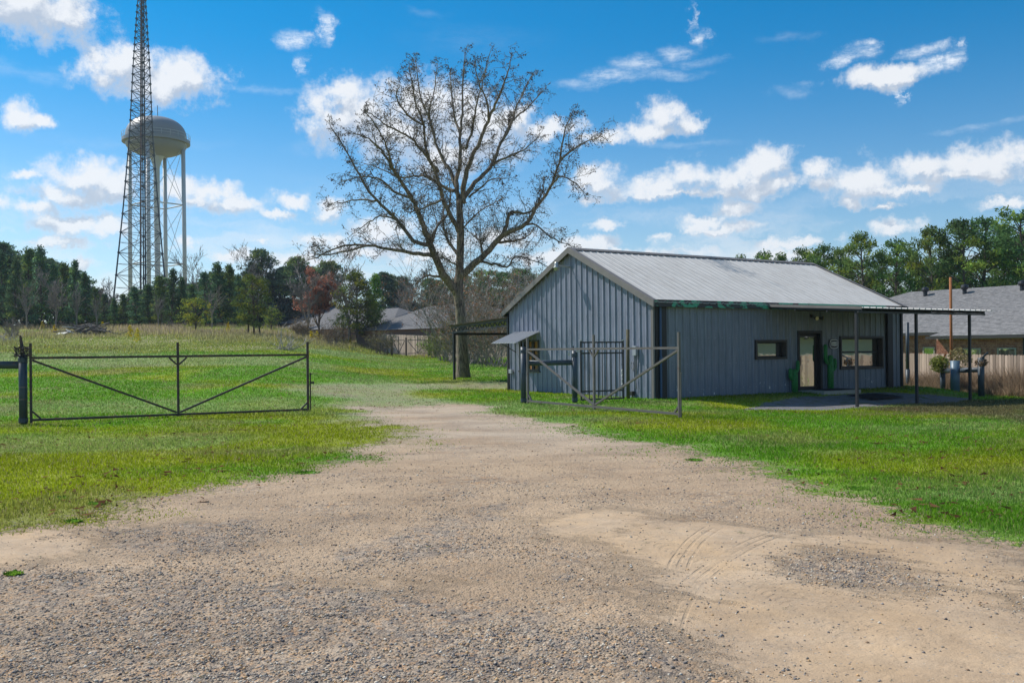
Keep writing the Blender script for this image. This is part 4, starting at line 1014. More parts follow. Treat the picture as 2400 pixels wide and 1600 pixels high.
def brick_wall(mbb, A, B, z0, z1, holes=()):
    A = Vector(A); B = Vector(B); d = (B-A); L = d.length; d.normalize(); nn = Vector((d.y, -d.x, 0)); bw, bh = .21, .075; k = 0; z = z0
    while z+bh < z1:
        x = -bw*(.5 if k % 2 else 0)
        while x < L:
            xa, xb = max(0, x), min(L, x+bw-.012)
            if xb-xa > .03 and not any(h[0]-.01 < (xa+xb)/2 < h[1]+.01 and h[2] < z+bh/2 < h[3] for h in holes):
                c = A+d*((xa+xb)/2)+nn*(.012+R.uniform(0, .006)); rot = Matrix(((d.x, nn.x, 0), (d.y, nn.y, 0), (0, 0, 1)))
                hx, hz = (xb-xa)/2, (bh-.012)/2; vs = []
                for q in ((-hx, -hz), (hx, -hz), (hx, hz), (-hx, hz)): vs.append(c+d*q[0]+Vector((0, 0, z+bh/2+q[1])))
                for q in ((-hx, -hz), (hx, -hz), (hx, hz), (-hx, hz)): vs.append(c-nn*.02+d*q[0]+Vector((0, 0, z+bh/2+q[1])))
                mbb.add(vs, [(0, 1, 2, 3), (0, 4, 5, 1), (1, 5, 6, 2), (2, 6, 7, 3), (3, 7, 4, 0)])
            x += bw
        z += bh; k += 1
# right house: local x along the fence direction (towards the viewer), y away from the fence
RL = P(2132, 684, 58.0); RR_ = P(2400, 668, 52.0)
hd = Vector((RR_.x-RL.x, RR_.y-RL.y, 0)).normalized(); ZRG = (RL.z+RR_.z)/2
hrz = math.atan2(hd.y, hd.x); hn = Vector((-hd.y, hd.x, 0))   # hn points away from camera? check sign
hs = thing('brick_house', 'brick house with large grey shingle roof behind the wooden fence on the right', 'house', (RL.x, RL.y, 0), hrz)
HW = 6.6; LH = 64.0
# in local coords: ridge along +x at y=0, camera side is y<0
mb = MB(); zh = 2.25; zg_ = -.6
mb.box((LH/2-HW, 0, (zg_+zh)/2-.1), (LH, 2*HW-.9, zh-zg_+.1)); hw = mb.build('wall', M['mortar'], hs)
e0, e1 = -HW-HW+.0, LH-HW
bl, br, tl, tr = (-HW-.4, -HW, zh), (LH-HW+.4, -HW, zh), (0, 0, ZRG), (LH-2*HW, 0, ZRG)
shingle_courses(bl, br, tl, tr, hs)
shingle_courses((-HW-.4, HW, zh), (-HW-.4, -HW, zh), (0, .01, ZRG), (0, -.01, ZRG), hs)
shingle_courses((LH-HW+.4, HW, zh), (-HW-.4, HW, zh), tr, tl, hs, detail=False)
MB().add([bl, br, (LH-HW+.4, HW, zh), (-HW-.4, HW, zh), tl, tr], [(0, 1, 5, 4), (3, 0, 4), (2, 3, 4, 5), (1, 2, 5), (0, 3, 2, 1)]).build('roof_deck', M['shingle'], hs)
MB().box((LH/2-HW, -HW+.02, zh-.07), (LH+.8, .04, .16)).build('fascia', M['house_trim'], hs)
# helper: local coords of a photo point on the plane y=c of this house
def hl(x, y, c):
    X, Z = px_dir(x, y); n = Vector((-math.sin(hrz), math.cos(hrz))); o = Vector((RL.x, RL.y)); k = (c+o.dot(n))/(X*n.x+n.y)
    pt = Vector((X*k, k))-o; return pt.x*math.cos(hrz)+pt.y*math.sin(hrz), HC+Z*k
wy = -HW+.44
mbb = MB(); wh = []
for (xa, xb, yt, yb) in ((2164, 2192, 813, 829),):
    x0, z1 = hl(xa, yt, wy); x1, z0 = hl(xb, yb, wy); wh.append((x0, x1, z0-.5, z1))
brick_wall(mbb, (-HW+.1, wy, 0), (7, wy, 0), .9, zh-.1, wh); o = mbb.build('brick', M['brick'], hs); o['kind'] = 'stuff'
def h_window(parent, x0, x1, z0, z1, y):
    mb = MB(); frame_rect(mb, x0, x1, z0, z1, y-.05, y+.05, .06); w_ = mb.build('window', M['pale_trim'], parent)
    MB().box(((x0+x1)/2, y, (z0+z1)/2), (x1-x0-.12, .012, z1-z0-.12)).build('pane', M['glass'], w_)
h_window(hs, wh[0][0], wh[0][1], wh[0][2], wh[0][3], wy-.02)
# projecting wing with its own hip roof
WY = -HW-2.6
wx0, _ = hl(2195, 820, WY+.5); we0, wez = hl(2179, 798, WY); ax, azp = hl(2355, 724, WY+2.9)
wz = 2.02; wx1 = wx0+16
MB().box(((wx0+wx1)/2, (WY+.75-HW+.3)/2, (zg_+wz)/2-.05), (wx1-wx0, abs(-HW+.3-WY-.75), wz-zg_)).build('wing_wall', M['mortar'], hs)
WD = -(WY)-HW+.3; 
wbl, wbr = (we0, WY, wz), (wx1+.5, WY, wz); wtl, wtr = (ax, WY+2.9, azp), (wx1-3.0, WY+2.9, azp)
shingle_courses(wbl, wbr, wtl, wtr, hs); shingle_courses((we0, WY+5.8, wz), wbl, (ax, WY+2.92, azp), (ax, WY+2.88, azp), hs)
MB().add([wbl, wbr, wtl, wtr, (we0, WY+5.8, wz), (wx1+.5, WY+5.8, wz)], [(0, 1, 3, 2), (4, 0, 2), (0, 4, 5, 1), (4, 2, 3, 5), (1, 5, 3)]).build('wing_roof_deck', M['shingle'], hs)
MB().box(((we0+wx1)/2, WY+.02, wz-.07), (wx1-we0+.5, .04, .15)).build('fascia', M['house_trim'], hs)
mbb = MB(); wys = WY+.5; wins = []
for (xa, xb, yt, yb) in ((2258, 2300, 816, 829), (2339, 2383, 815, 831)):
    x0, z1 = hl(xa, yt, wys); x1, z0 = hl(xb, yb, wys); wins.append((x0, x1, z0-.6, z1))
MB().box(((wx0+wx1)/2, wys+.1, (zg_+wz)/2-.05), (wx1-wx0, .2, wz-zg_-.02)).build('wing_wall', M['mortar'], hs)
brick_wall(mbb, (wx0, wys, 0), (wx0+9, wys, 0), .8, wz-.1, wins); o = mbb.build('brick', M['brick'], hs); o['kind'] = 'stuff'
for wv_ in wins: h_window(hs, *wv_, wys-.03)
sx, _ = hl(2386, 820, wys-.05); MB().box((sx+.3, wys-.06, .9), (.10, .08, 2.2)).build('downpipe', M['house_trim'], hs)
def turbine(parent, x, y, z, sc=1.0):
    mb = MB().lathe([(.12, -.35), (.12, 0), (.19, .04), (.22, .15), (.19, .27), (.09, .31), (0, .32)], 14, 0, (x, y, z)); o = mb.build('roof_vent', M['vent_black'], parent, False)
    return o
for vx, vy in ((2171, 690), (2263, 684), (2398, 676)):
    x_, z_ = hl(vx, vy, -.8); turbine(hs, x_, -.9, ZRG-.9*(ZRG-zh)/HW+.25)
for vx, vy in ((2202, 724), (2305, 719)):
    x_, z_ = hl(vx, vy, -2.6); MB().box((x_, -2.6, z_), (.45, .3, .10)).build('flat_vent', M['vent_black'], hs)
# far houses in the middle
def far_house(x, Y, rz, L, Wd, eave, ridge, lab, xs_ridge=None, vents=0, dz=0):
    g0 = atx(x, Y); h = thing('far_house', lab, 'house', (g0.x, g0.y, g0.z+dz), rz)
    MB().box((L/2, 0, eave/2), (L-.8, Wd-.8, eave-.02)).build('wall', M['brick_far'], h)
    W2 = Wd/2; b = [(-.2, -W2, eave), (L+.2, -W2, eave), (L+.2, W2, eave), (-.2, W2, eave)]; r = [(W2, 0, ridge), (L-W2, 0, ridge)]
    MB().add(b+r, [(0, 1, 5, 4), (1, 2, 5), (2, 3, 4, 5), (3, 0, 4), (0, 3, 2, 1)]).build('roof', M['shingle_far'], h)
    for k in range(3):
        q = L*(.2+.28*k); mb = MB(); frame_rect(mb, q-.6, q+.6, .9, 2.1, -W2+.35, -W2+.45, .1); wn = mb.build('window', M['pale_trim'], h); MB().box((q, -W2+.38, 1.5), (1.0, .02, 1.0)).build('pane', M['glass'], wn)
    for k in range(vents): turbine(h, W2+.8+k*1.6, -.3, ridge-.1)
    return h
far_house(950, 118, 2.35, 22, 12, 2.6, 5.3, 'far brick house with dark hip end, seen between the pines and the bare tree', vents=2, dz=.1)
far_house(1005, 103, 2.35, 16, 11, 2.6, 5.0, 'far tan brick house with pale long roof behind the back fence', vents=2, dz=.2)
far_house(1045, 95, 2.3, 9, 8, 2.5, 4.3, 'small far house wing with low pale hipped roof just left of the tree trunk', dz=.1)
far_house(1215, 86, 2.3, 20, 12, 2.7, 5.3, 'far grey roofed house showing between tree trunk and metal building', vents=3, dz=.1)
far_house(850, 140, 2.35, 20, 12, 2.6, 5.2, 'far house whose pale roof shows behind the pine clump', vents=2, dz=.2)
FF = atx(893, 93); FG = atx(1190, 76)
privacy_fence((FF.x, FF.y, 0), (FG.x, FG.y, 0), 'distant pale wooden fence below the far brick houses', 0, 2.2, FF.z+1.85, FG.z+1.6, .30)

# ------------------------------------------------------------------ back double gate, far
ga = atx(908, 84); bg_ = thing('double_gate', 'distant double pipe gate with brown posts in the back tree line', 'gate', (ga.x, ga.y, ga.z), 0)
gpx = [(908, 1.5, .16), (918, 1.7, .2), (952, 1.6, .13), (1006, 1.6, .18), (1020, 1.5, .2)]
def gx(x): return (px_dir(x, HY)[0]-px_dir(908, HY)[0])*84
for x, h, wd in gpx: MB().box((gx(x), 0, h/2-.05), (wd, wd, h+.1)).build('post', M['wood_post'] if x != 952 else M['gate_rust'], bg_)
for x0, x1 in ((918, 951), (953, 1005)):
    a, b_, mdl = gx(x0)+.1, gx(x1)-.1, (gx(x0)+gx(x1))/2
    MB().bar((a, 0, 1.35), (b_, 0, 1.35), .06).build('top_rail', M['gate_grey'], bg_); MB().bar((a, 0, .12), (b_, 0, .12), .06).build('bottom_rail', M['gate_grey'], bg_)
    MB().bar((mdl, 0, .1), (mdl, 0, 1.7), .07).build('stile', M['gate_grey'], bg_); MB().bar((a, 0, 1.3), (mdl, 0, .15), .06).build('brace', M['gate_grey'], bg_); MB().bar((b_, 0, 1.3), (mdl, 0, .15), .06).build('brace', M['gate_grey'], bg_)
MB().bar((gx(1006), 0, 1.1), (gx(1020), 0, 1.1), .16).build('brace_rail', M['gate_grey'], bg_)

# ------------------------------------------------------------------ chain link fence and road far behind
a = P(640, 752, 150); b_ = P(712, 750, 150)
cf = thing('chain_link_fence', 'distant chain link fence on the green bank left of the brown tree', 'fence', (a.x, 150, Tz(a.x, 150)), 0)
L = b_.x-a.x
for k in range(5): MB().tube([(L*k/4, 0, 0), (L*k/4, 0, 2.4)], .05, 5).build('post', M['lamp_grey'], cf)
for z in (.1, 1.25, 2.35): MB().tube([(0, 0, z), (L, 0, z)], .035, 4).build('rail', M['lamp_grey'], cf)

# ------------------------------------------------------------------ water tower
wtx = P(366, 300, 165).x; wt0 = Tz(wtx, 165); wtz = wt0
tw = thing('water_tower', 'white legged water tower with rounded grey tank behind the lattice mast', 'water tower', (wtx, 165, wtz))
R_ = 73*165/FPX; zc = P(366, 327, 165).z-wtz; ztop = P(366, 276, 165).z-wtz; zbot = P(366, 368, 165).z-wtz
prof = []
for k in range(15):
    a = k/14*PI/2; prof.append((R_*.93*math.sin(a)**.78 if k else 0.0, zc+(ztop-zc)*max(0, math.cos(a))**.82))
tank = MB().lathe(prof, 48)
tank.lathe([(R_*.93, zc), (R_*.93, zc-.9)], 48)
pb_ = []
for k in range(13):
    a = k/12*PI/2; pb_.append((R_*.93*math.cos(a)+.0, (zc-.9)-(zc-.9-zbot)*math.sin(a)))
tank.lathe(pb_, 48); tank.build('tank', M['tank_grey'], tw, True)
rg = MB().lathe([(R_*.93, zc-.75), (R_*1.03, zc-.75), (R_*1.03, zc-.15), (R_*1.0, zc-.15), (R_*.93, zc-.15)], 48); rg.build('balcony', M['tank_grey'], tw)
rl_ = MB()
for hh in (.45, .95): rl_.tube([(R_*1.03*math.cos(2*PI*k/40), R_*1.03*math.sin(2*PI*k/40), zc-.15+hh) for k in range(41)], .03, 4, False)
for k in range(24): rl_.tube([(R_*1.03*math.cos(2*PI*k/24), R_*1.03*math.sin(2*PI*k/24), zc-.15), (R_*1.03*math.cos(2*PI*k/24), R_*1.03*math.sin(2*PI*k/24), zc+.8)], .03, 4)
rl_.build('railing', M['white_metal'], tw)
MB().lathe([(1.6, zbot+.4), (.95, zbot-.6), (.55, zbot-2.0), (.45, 0)], 20).build('riser_pipe', M['white_metal'], tw, True)
angs = [math.radians(x) for x in (4, 94, 184, 274)]
legs = []
for a in angs:
    tpt = Vector((R_*.84*math.cos(a), R_*.84*math.sin(a), zc-1.2)); bpt = Vector((R_*.86*math.cos(a), R_*.86*math.sin(a), -.3)); legs.append((tpt, bpt))
    MB().tube([bpt, tpt], .36, 14).build('leg', M['white_metal'], tw, True)
    MB().box(tpt+Vector((0, 0, 1.0)), (1.0, 1.0, 1.6), Matrix.Rotation(a, 3, 'Z')).build('leg_bracket', M['white_metal'], tw)
for i in range(4):
    A_, B_ = legs[i], legs[(i+1) % 4]; zs = [.05, .36, .68, 1.0]
    for z0_, z1_ in zip(zs, zs[1:]):
        a0, a1 = A_[1].lerp(A_[0], z0_), A_[1].lerp(A_[0], z1_); b0, b1 = B_[1].lerp(B_[0], z0_), B_[1].lerp(B_[0], z1_)
        if z1_ < 1: MB().tube([a1, b1], .12, 6).build('strut', M['white_metal'], tw)
        mb = MB(); mb.tube([a0, b1], .045, 4); mb.tube([b0, a1], .045, 4); mb.build('tie_rod', M['white_metal'], tw)
mb = MB().tube([(.3, 0, ztop-.1), (.3, 0, ztop+2.2)], .06, 5); mb.tube([(-1.0, 0, ztop-.1), (-1.0, 0, ztop+.8)], .09, 5); mb.build('antenna', M['mast'], tw)
# ------------------------------------------------------------------ lattice mast
MY = 138.0; mx0 = P(331, 700, MY).x; mzb = Tz(mx0, MY)
ms = thing('lattice_mast', 'tall dark three legged lattice radio mast rising past the top of the picture', 'radio mast', (mx0, MY, mzb)); ms.rotation_euler = (0, .011, 0)
def half_w(z):  # half width of the mast seen at absolute height z above its foot
    return float(np.interp(z, [0, 7, 18, 29, 40, 50, 60, 75], [3.9, 3.3, 2.35, 1.56, 1.1, .52, .34, .3]))
MT = 66.0; levels = [0]; 
while levels[-1] < MT: levels.append(levels[-1]+max(1.0, half_w(levels[-1])*1.05))
ang0 = math.radians(-12)
def mleg(i, z): r = half_w(z)*1.21; a = ang0+i*2*PI/3; return Vector((r*math.cos(a), r*math.sin(a), z))
for i in range(3): MB().tube([mleg(i, z) for z in levels], [max(.06, .13-z*.0012) for z in levels], 6).build('leg', M['mast'], ms)
for i in range(3):
    mb = MB(); j = (i+1) % 3
    for z0_, z1_ in zip(levels, levels[1:]):
        a0, b0, a1, b1 = mleg(i, z0_), mleg(j, z0_), mleg(i, z1_), mleg(j, z1_); mb.tube([a1, b1], .045, 4, False)
        m_ = (a0+b0)/2; rr = .048
        mb.tube([a0, b1], rr, 4, False); mb.tube([b0, a1], rr, 4, False)
        if z0_ < 34:
            c = (a0+b1)/2; mb.tube([c, (a0+a1)/2], .035, 4, False); mb.tube([c, (b0+b1)/2], .035, 4, False)
        for p_ in (a1,): mb.box(p_, (.26, .26, .22))
    mb.build('bracing', M['mast'], ms)
MB().tube([(-.15, 0, 0), (-.1, 0, MT)], [.16, .10], 6).build('cable_run', M['mast_red'], ms)
MB().tube([(.55, .3, 0), (.12, .1, MT)], [.14, .07], 6).build('ladder', M['mast'], ms)

# ------------------------------------------------------------------ trees
def foliage(rng, centres, radii, n_per, size, cols, squash=.55, jit=.25):
    vs = []; fs = []; cs = []
    for (c, r, col) in zip(centres, radii, cols):
        n = max(6, int(n_per*(r**2)))
        d = rng.normal(size=(n, 3)); d /= np.linalg.norm(d, axis=1)[:, None]; rad = r*rng.random((n, 1))**.45
        p = np.array(c)+d*rad*np.array([1, 1, squash])
        a = rng.normal(size=(n, 3)); a /= np.linalg.norm(a, axis=1)[:, None]; b = rng.normal(size=(n, 3)); b -= (a*b).sum(1)[:, None]*a; b /= np.linalg.norm(b, axis=1)[:, None]
        sz = size*(.6+.8*rng.random((n, 1)))
        v = np.stack([p-a*sz*.5-b*sz*.22, p-a*sz*.4+b*sz*.25, p+a*sz*.62], 1)
        k = np.array(col)[None, :]*(.65+.7*rng.random((n, 1)))
        vs.append(v.reshape(-1, 3)); cs.append(np.repeat(k, 3, 0))
    v = np.concatenate(vs); c = np.concatenate(cs); return v, np.arange(len(v)).reshape(-1, 3), c
def pine(seed, h, cstart, rad, style, label, cat='tree', n_per=62, size=.36, green=(.055, .095, .028), dens=1.0):
    rng = np.random.default_rng(seed); rr = random.Random(seed)
    t_ = thing('pine_tree', label, cat)
    lean = rr.uniform(-.03, .03)*h
    def ctr(z): return np.array([lean*(z/h)**1.5+.012*h*math.sin(z*.5+seed), .01*h*math.cos(z*.4+seed), z])
    r0 = .018*h+.05
    mb = MB(); zs = np.linspace(-.2, h*.97, 9); mb.tube([ctr(z) for z in zs], [max(.03, r0*(1-.86*z/h)) for z in zs], 7)
    cen = []; rads = []; cols = []
    n = int((46+22*h*(1-cstart)/3)*dens)
    for k in range(n):
        u = (k+rr.random())/n
        z = h*(cstart+(1-cstart)*u)
        if style == 'cone': env = rad*(1-u)**.9*(.6+.55*rr.random())+.10
        elif style == 'round': env = rad*math.sqrt(max(.06, 1-(2*u-.9)**2/1.25))*(.7+.4*rr.random())
        else: env = rad*(.30+.95*math.sin(PI*min(1, u*.80+.18)))*(.55+.55*rr.random())
        a = rr.uniform(0, 2*PI); q = ctr(z); reach = env*rr.uniform(.45, 1.0) if u < .93 else env*rr.uniform(0, .6)
        e = q+np.array([math.cos(a)*reach, math.sin(a)*reach, reach*rr.uniform(-.05, .35)])
        if reach > .6: mb.tube([q-np.array([0, 0, .25*reach]), (q+e)/2+np.array([0, 0, -.03*reach]), e], [r0*.22, r0*.14, .02], 4, False)
        m = 1 if style == 'cone' else rr.choice((1, 2))
        for j in range(m):
            cr = (.42+.36*rr.random())*(h/11)**.5*(1.15 if style != 'cone' else 1.05)*(.8+.3*rad/3)
            cen.append(e+rng.normal(size=3)*.25*j); rads.append(cr)
            g_ = np.array(green)*(.65+.8*rr.random()); 
            if rr.random() < .22: g_ = g_*np.array([1.9, 1.45, .8])
            cols.append(g_)
    for k in range(int(6*h/10)):   # dead stubs on the lower trunk
        z = h*rr.uniform(.15, max(.2, cstart)); a = rr.uniform(0, 2*PI); q = ctr(z); l_ = rr.uniform(.3, 1.3); mb.tube([q, q+np.array([math.cos(a)*l_, math.sin(a)*l_, l_*.1])], [.03, .01], 3, False)
    mb.build('trunk', M['bark_pine'], t_)
    v, f, c = foliage(rng, cen, rads, n_per, size*(h/11)**.3, cols); np_mesh('crown', v, f, c, M['needles'], t_)
    return t_
def branching(rng, mb, p, d, length, rad, depth, up=.15, spread=.55, nseg=4, balls=None, minr=.006, ns=(3, 5)):
    pts = [p.copy()]; rads = [rad]; q = p.copy(); dd = d.copy()
    for k in range(nseg):
        dd = (dd+Vector((rng.gauss(0, .13), rng.gauss(0, .13), rng.gauss(0, .10)+up*.18))).normalized(); q = q+dd*length/nseg; pts.append(q.copy()); rads.append(max(minr, rad*(1-.75*(k+1)/nseg)))
    mb.tube(pts, rads, 5 if rad > .05 else 3, False)
    if depth > 0:
        n = rng.randint(*ns)
        for k in range(n):
            u = rng.uniform(.25, 1.0); i = min(nseg-1, int(u*nseg)); b = pts[i].lerp(pts[i+1], u*nseg-i)
            ax = Vector((rng.gauss(0, 1), rng.gauss(0, 1), rng.gauss(0, .7))).normalized()
            nd = (dd*(1-spread)+ax*spread+Vector((0, 0, up*.4))).normalized()
            branching(rng, mb, b, nd, length*rng.uniform(.40, .68), max(minr, rads[i]*.6), depth-1, up, spread, 3, balls, minr, ns)
    elif balls is not None: balls.append(pts[-1])
def bare_tree(seed, h, label, mat='bark_grey', name='bare_tree', leaves=None, width=1.0, depth=4, minr=.02):
    rr = random.Random(seed); t_ = thing(name, label, 'tree'); mb = MB(); ends = []
    p = Vector((0, 0, -.2)); top = Vector((rr.uniform(-.3, .3), 0, h*.35)); r0 = h*.016+.03
    mb.tube([p, (p+top)/2, top], [r0, r0*.85, r0*.7], 7, False)
    for k in range(6):
        a = 2*PI*k/6+rr.uniform(-.3, .3); d = Vector((math.cos(a)*.55*width, math.sin(a)*.55*width, 1)).normalized()
        st = p.lerp(top, rr.uniform(.55, 1)); branching(rr, mb, st, d, h*rr.uniform(.35, .5), r0*.45, depth-1, .35, .5, 4, ends, minr, (3, 5))
    branching(rr, mb, top, Vector((0, 0, 1)), h*.55, r0*.6, depth-1, .4, .5, 4, ends, minr, (4, 6))
    mb.build('trunk', M[mat], t_)
    if leaves:
        rng = np.random.default_rng(seed); E = [e for e in ends]; cen = [np.array(e) for e in E]; v, f, c = foliage(rng, cen, [leaves[0]]*len(cen), leaves[1], leaves[2], [np.array(leaves[3])*(.7+.6*rr.random()) for _ in cen]); np_mesh('crown', v, f, c, M['needles'], t_)
    return t_
def put(proto, first, x, Y, sc, label, group, rz=None, zs=1.0, dz=0.0):
    p = atx(x, Y); rz = R.uniform(0, 6.28) if rz is None else rz
    if first: proto.location = p; proto.rotation_euler = (0, 0, rz); proto.scale = (sc, sc, sc*zs); proto['label'] = label; proto['group'] = group; return proto
    return dup(proto, p, rz, (sc, sc, sc*zs), label, group)
def top_h(x, y, Y): return P(x, y, Y).z-atx(x, Y).z
protos = {}
protos['cone'] = [pine(11, 10, .12, 2.6, 'cone', 'x', green=(.088, .165, .078)), pine(12, 10, .16, 2.9, 'cone', 'x', green=(.112, .182, .066)), pine(13, 10, .05, 2.3, 'cone', 'x', green=(.080, .155, .080))]
protos['tall'] = [pine(21, 10, .38, 2.3, 'open', 'x', green=(.084, .142, .078)), pine(22, 10, .46, 2.5, 'open', 'x', green=(.090, .150, .074)), pine(23, 10, .55, 2.2, 'open', 'x', green=(.080, .134, .080))]
protos['right'] = [pine(31, 14, .36, 3.6, 'open', 'x', dens=.46, n_per=66, size=.30, green=(.105, .178, .050)), pine(32, 14, .48, 3.2, 'open', 'x', dens=.46, n_per=66, size=.30, green=(.125, .185, .050)), pine(33, 14, .30, 4.2, 'round', 'x', dens=.46, n_per=66, size=.30, green=(.088, .158, .055))]
protos['young'] = [pine(41, 5, .20, 1.5, 'round', 'x', n_per=80, size=.22, green=(.11, .16, .03))]
ORD = 'first second third fourth fifth sixth seventh eighth ninth tenth eleventh twelfth thirteenth fourteenth fifteenth sixteenth seventeenth eighteenth nineteenth twentieth twenty-first twenty-second twenty-third twenty-fourth twenty-fifth twenty-sixth'.split()
used = set()
PH = {'cone': 10, 'tall': 10, 'right': 14, 'young': 5}
KIND = {'cone': 'dense dark conical pine', 'tall': 'tall open crowned pine with bare lower trunk', 'right': 'tall pine with spreading green crown', 'young': 'young yellow green pine'}
def tree(kind, i, x, ytop, Y, label, group, wide=1.0):
    h = top_h(x, ytop, Y); pr_ = protos[kind][i % len(protos[kind])]; first = (kind, i % len(protos[kind])) not in used; used.add((kind, i % len(protos[kind])))
    s_ = h/PH[kind]; o = put(pr_, first, x, Y, s_, label, group); o.scale = (s_*wide, s_*wide, s_); return o
# left wood, from left to right
LG = 'dark pines of the wood on the left'
front = [(-60,610,112,.9),(-25,585,118,1.0),(8,592,112,.95),(38,610,110,.9),(68,584,114,.9),(98,580,112,.85),(128,622,110,.9),(150,618,116,.9),(176,612,112,.9),(200,640,110,.9),(222,676,112,1.1),(245,690,116,1.1),(268,700,112,1.1),
         (290,690,116,1.2),(318,672,112,1.1),(348,668,114,1.2),(378,648,110,1.05),(405,632,112,1.0),(428,652,114,.95),(452,668,116,1.2),(482,640,112,1.1),(512,618,112,1.1),(540,622,114,1.1),(562,644,112,1.0)]
for i, (x, y, Y, wd) in enumerate(front):
    tree('cone', i, x, y, Y+R.uniform(-2, 2), ORD[i-2]+' dark pine from the left edge in the front row of the left wood' if i > 1 else ['dark pine outermost left of the left wood, beyond the frame', 'dark pine cut by the left frame edge'][i], LG, wd*R.uniform(.85, 1.15))
back = [(-70,590,132),(-40,570,130),(-8,578,130),(22,600,126),(55,604,130),(85,598,128),(112,612,130),(140,630,128),(165,632,126),(190,645,130),(212,680,130),(235,690,128),(258,708,132),(300,690,130),(330,680,128),(365,670,128),(395,655,128),(440,668,130),(468,662,128),(500,640,126),(530,640,130),(556,650,126)]
for i, (x, y, Y) in enumerate(back):
    tree('tall', i, x, y, Y+R.uniform(-3, 3), ORD[i]+' open crowned pine from the left in the back row of the left wood', 'back pines of the wood on the left', 1.3)
tree('tall', 0, 2, 570, 128, 'very tall pine cut by the left edge of the picture', LG, 1.0)
# far tall pines in the middle
mid = [(612,588,150,1.15),(585,628,150,1),(640,640,150,1),(662,628,152,1),(690,606,148,1.1),(708,622,150,1),(730,628,152,1),(752,618,150,1.1),(780,618,152,1),(900,640,150,1.0),(925,648,152,1),(944,650,150,1),(1010,655,150,1),(1035,660,148,1.1),(1120,640,150,1.3),(1150,636,148,1.4),(1185,640,150,1.4),(1215,634,150,1.4),(1240,632,148,1.3),(1095,650,150,1.2),(1062,655,152,1.2)]
mid = mid[:9]+sorted(mid[9:])
for i, (x, y, Y, wd) in enumerate(mid):
    lab = 'tallest far pine with rounded top standing between mast and bare tree' if i == 0 else ORD[i-1]+' far pine from the left on the skyline left of the bare tree' if x < 800 else ORD[max(0, i-9)]+' far pine from the left on the skyline behind the distant houses'
    tree('tall' if x < 1050 else 'right', i, x, y, Y, lab, None if i == 0 else ('far skyline pines left of the bare tree' if x < 800 else 'far skyline pines behind the distant houses'), wd*.9)
# the deep wood behind the rows, read only as one mass
def wood_mass(name, label, x0, x1, Y0, Y1, ytop, n, cols, sz):
    rng = np.random.default_rng(99); cen = []; rads = []; cl = []
    for k in range(n):
        x = x0+(x1-x0)*rng.random(); Y = Y0+(Y1-Y0)*rng.random(); g_ = atx(x, Y); h = (P(x, ytop(x), Y).z-g_.z)*rng.random()**.8
        cen.append(np.array((g_.x, Y, g_.z+max(.3, h)))); rads.append(.6+.6*rng.random()); cl.append(np.array(cols[rng.integers(len(cols))])*(.6+.8*rng.random()))
    v, f, c = foliage(rng, cen, rads, 34, sz, cl); o = np_mesh(name, v, f, c, M['needles']); tag(o, label, 'wood', None, 'stuff')
dk = [(.050, .092, .060), (.068, .105, .055), (.12, .105, .08), (.046, .082, .066)]
wood_mass('far_wood', 'dark undergrowth and crowns filling the depth of the left wood', -150, 640, 116, 140, lambda x: float(np.interp(x, [-150, 150, 200, 260, 320, 450, 560, 640], [680, 690, 710, 725, 720, 705, 700, 720])), 1100, dk, .55)
wood_mass('far_wood', 'distant dark wood behind the far houses and the bare tree', 560, 1300, 146, 156, lambda x: float(np.interp(x, [560, 700, 800, 1000, 1300], [700, 705, 720, 712, 690])), 1500, dk, .6)
wood_mass('far_wood', 'dark undergrowth behind the right hand house', 1650, 2600, 98, 112, lambda x: 690, 420, dk, .5)
# nearer trees in the rough field
def near_pine(x, yt, yb, seed, rad, cst, style, col, lab, n_per=70, size=.22):
    col = tuple(c*1.7 for c in col); n_per *= 1.2
    X, Z = px_dir(x, yb); g0 = G(x, yb); h = P(x, yt, g0.y).z-g0.z; o = pine(seed, h, cst, rad, style, lab, n_per=n_per, size=size, green=col); o.location = g0; return o
near_pine(594, 648, 786, 51, 2.0, .18, 'round', (.060, .085, .022), 'round bushy pine with several dark trunks standing alone in the rough field', 120)
for k in range(3):
    ch = [c for c in bpy.data.objects if c.name.startswith('pine_tree') and c.get('label', '').startswith('round bushy')][0]
    MB().tube([(-.6+.5*k+.1, .2*k, -.2), (-.3+.3*k, 0, 3.2)], [.09, .06], 6).build('trunk', M['bark_pine'], ch)
near_pine(458, 700, 782, 52, 1.5, .22, 'open', (.13, .17, .03), 'small pale yellow green pine in front of the dark left wood', 120, .2)
near_pine(636, 722, 780, 53, .8, .3, 'open', (.09, .13, .03), 'small slender pine just right of the round bushy pine', 110, .2)
near_pine(874, 642, 818, 54, 1.45, .22, 'cone', (.045, .105, .018), 'narrow bright green pine, rightmost of the clump before the far houses', 130, .2)
near_pine(838, 640, 815, 55, 2.2, .25, 'open', (.075, .095, .022), 'loose olive green pine, middle of the clump before the far houses', 110, .22)
near_pine(860, 700, 818, 56, 1.4, .25, 'open', (.06, .09, .02), 'thin dark trunked pine between the olive and the bright green pine', 90, .2)
near_pine(805, 738, 806, 57, 1.9, .05, 'round', (.10, .15, .022), 'low spreading yellow green pine at the left of the clump', 120, .22)
g0 = G(748, 795); h = P(748, 660, g0.y).z-g0.z
bt_ = bare_tree(61, h, 'small tree covered in dry reddish brown leaves in the rough field', name='brown_leaved_tree', mat='bark_pine', leaves=(.50, 105, .19, (.42, .19, .12)), width=1.25, depth=4, minr=.015); bt_.location = g0
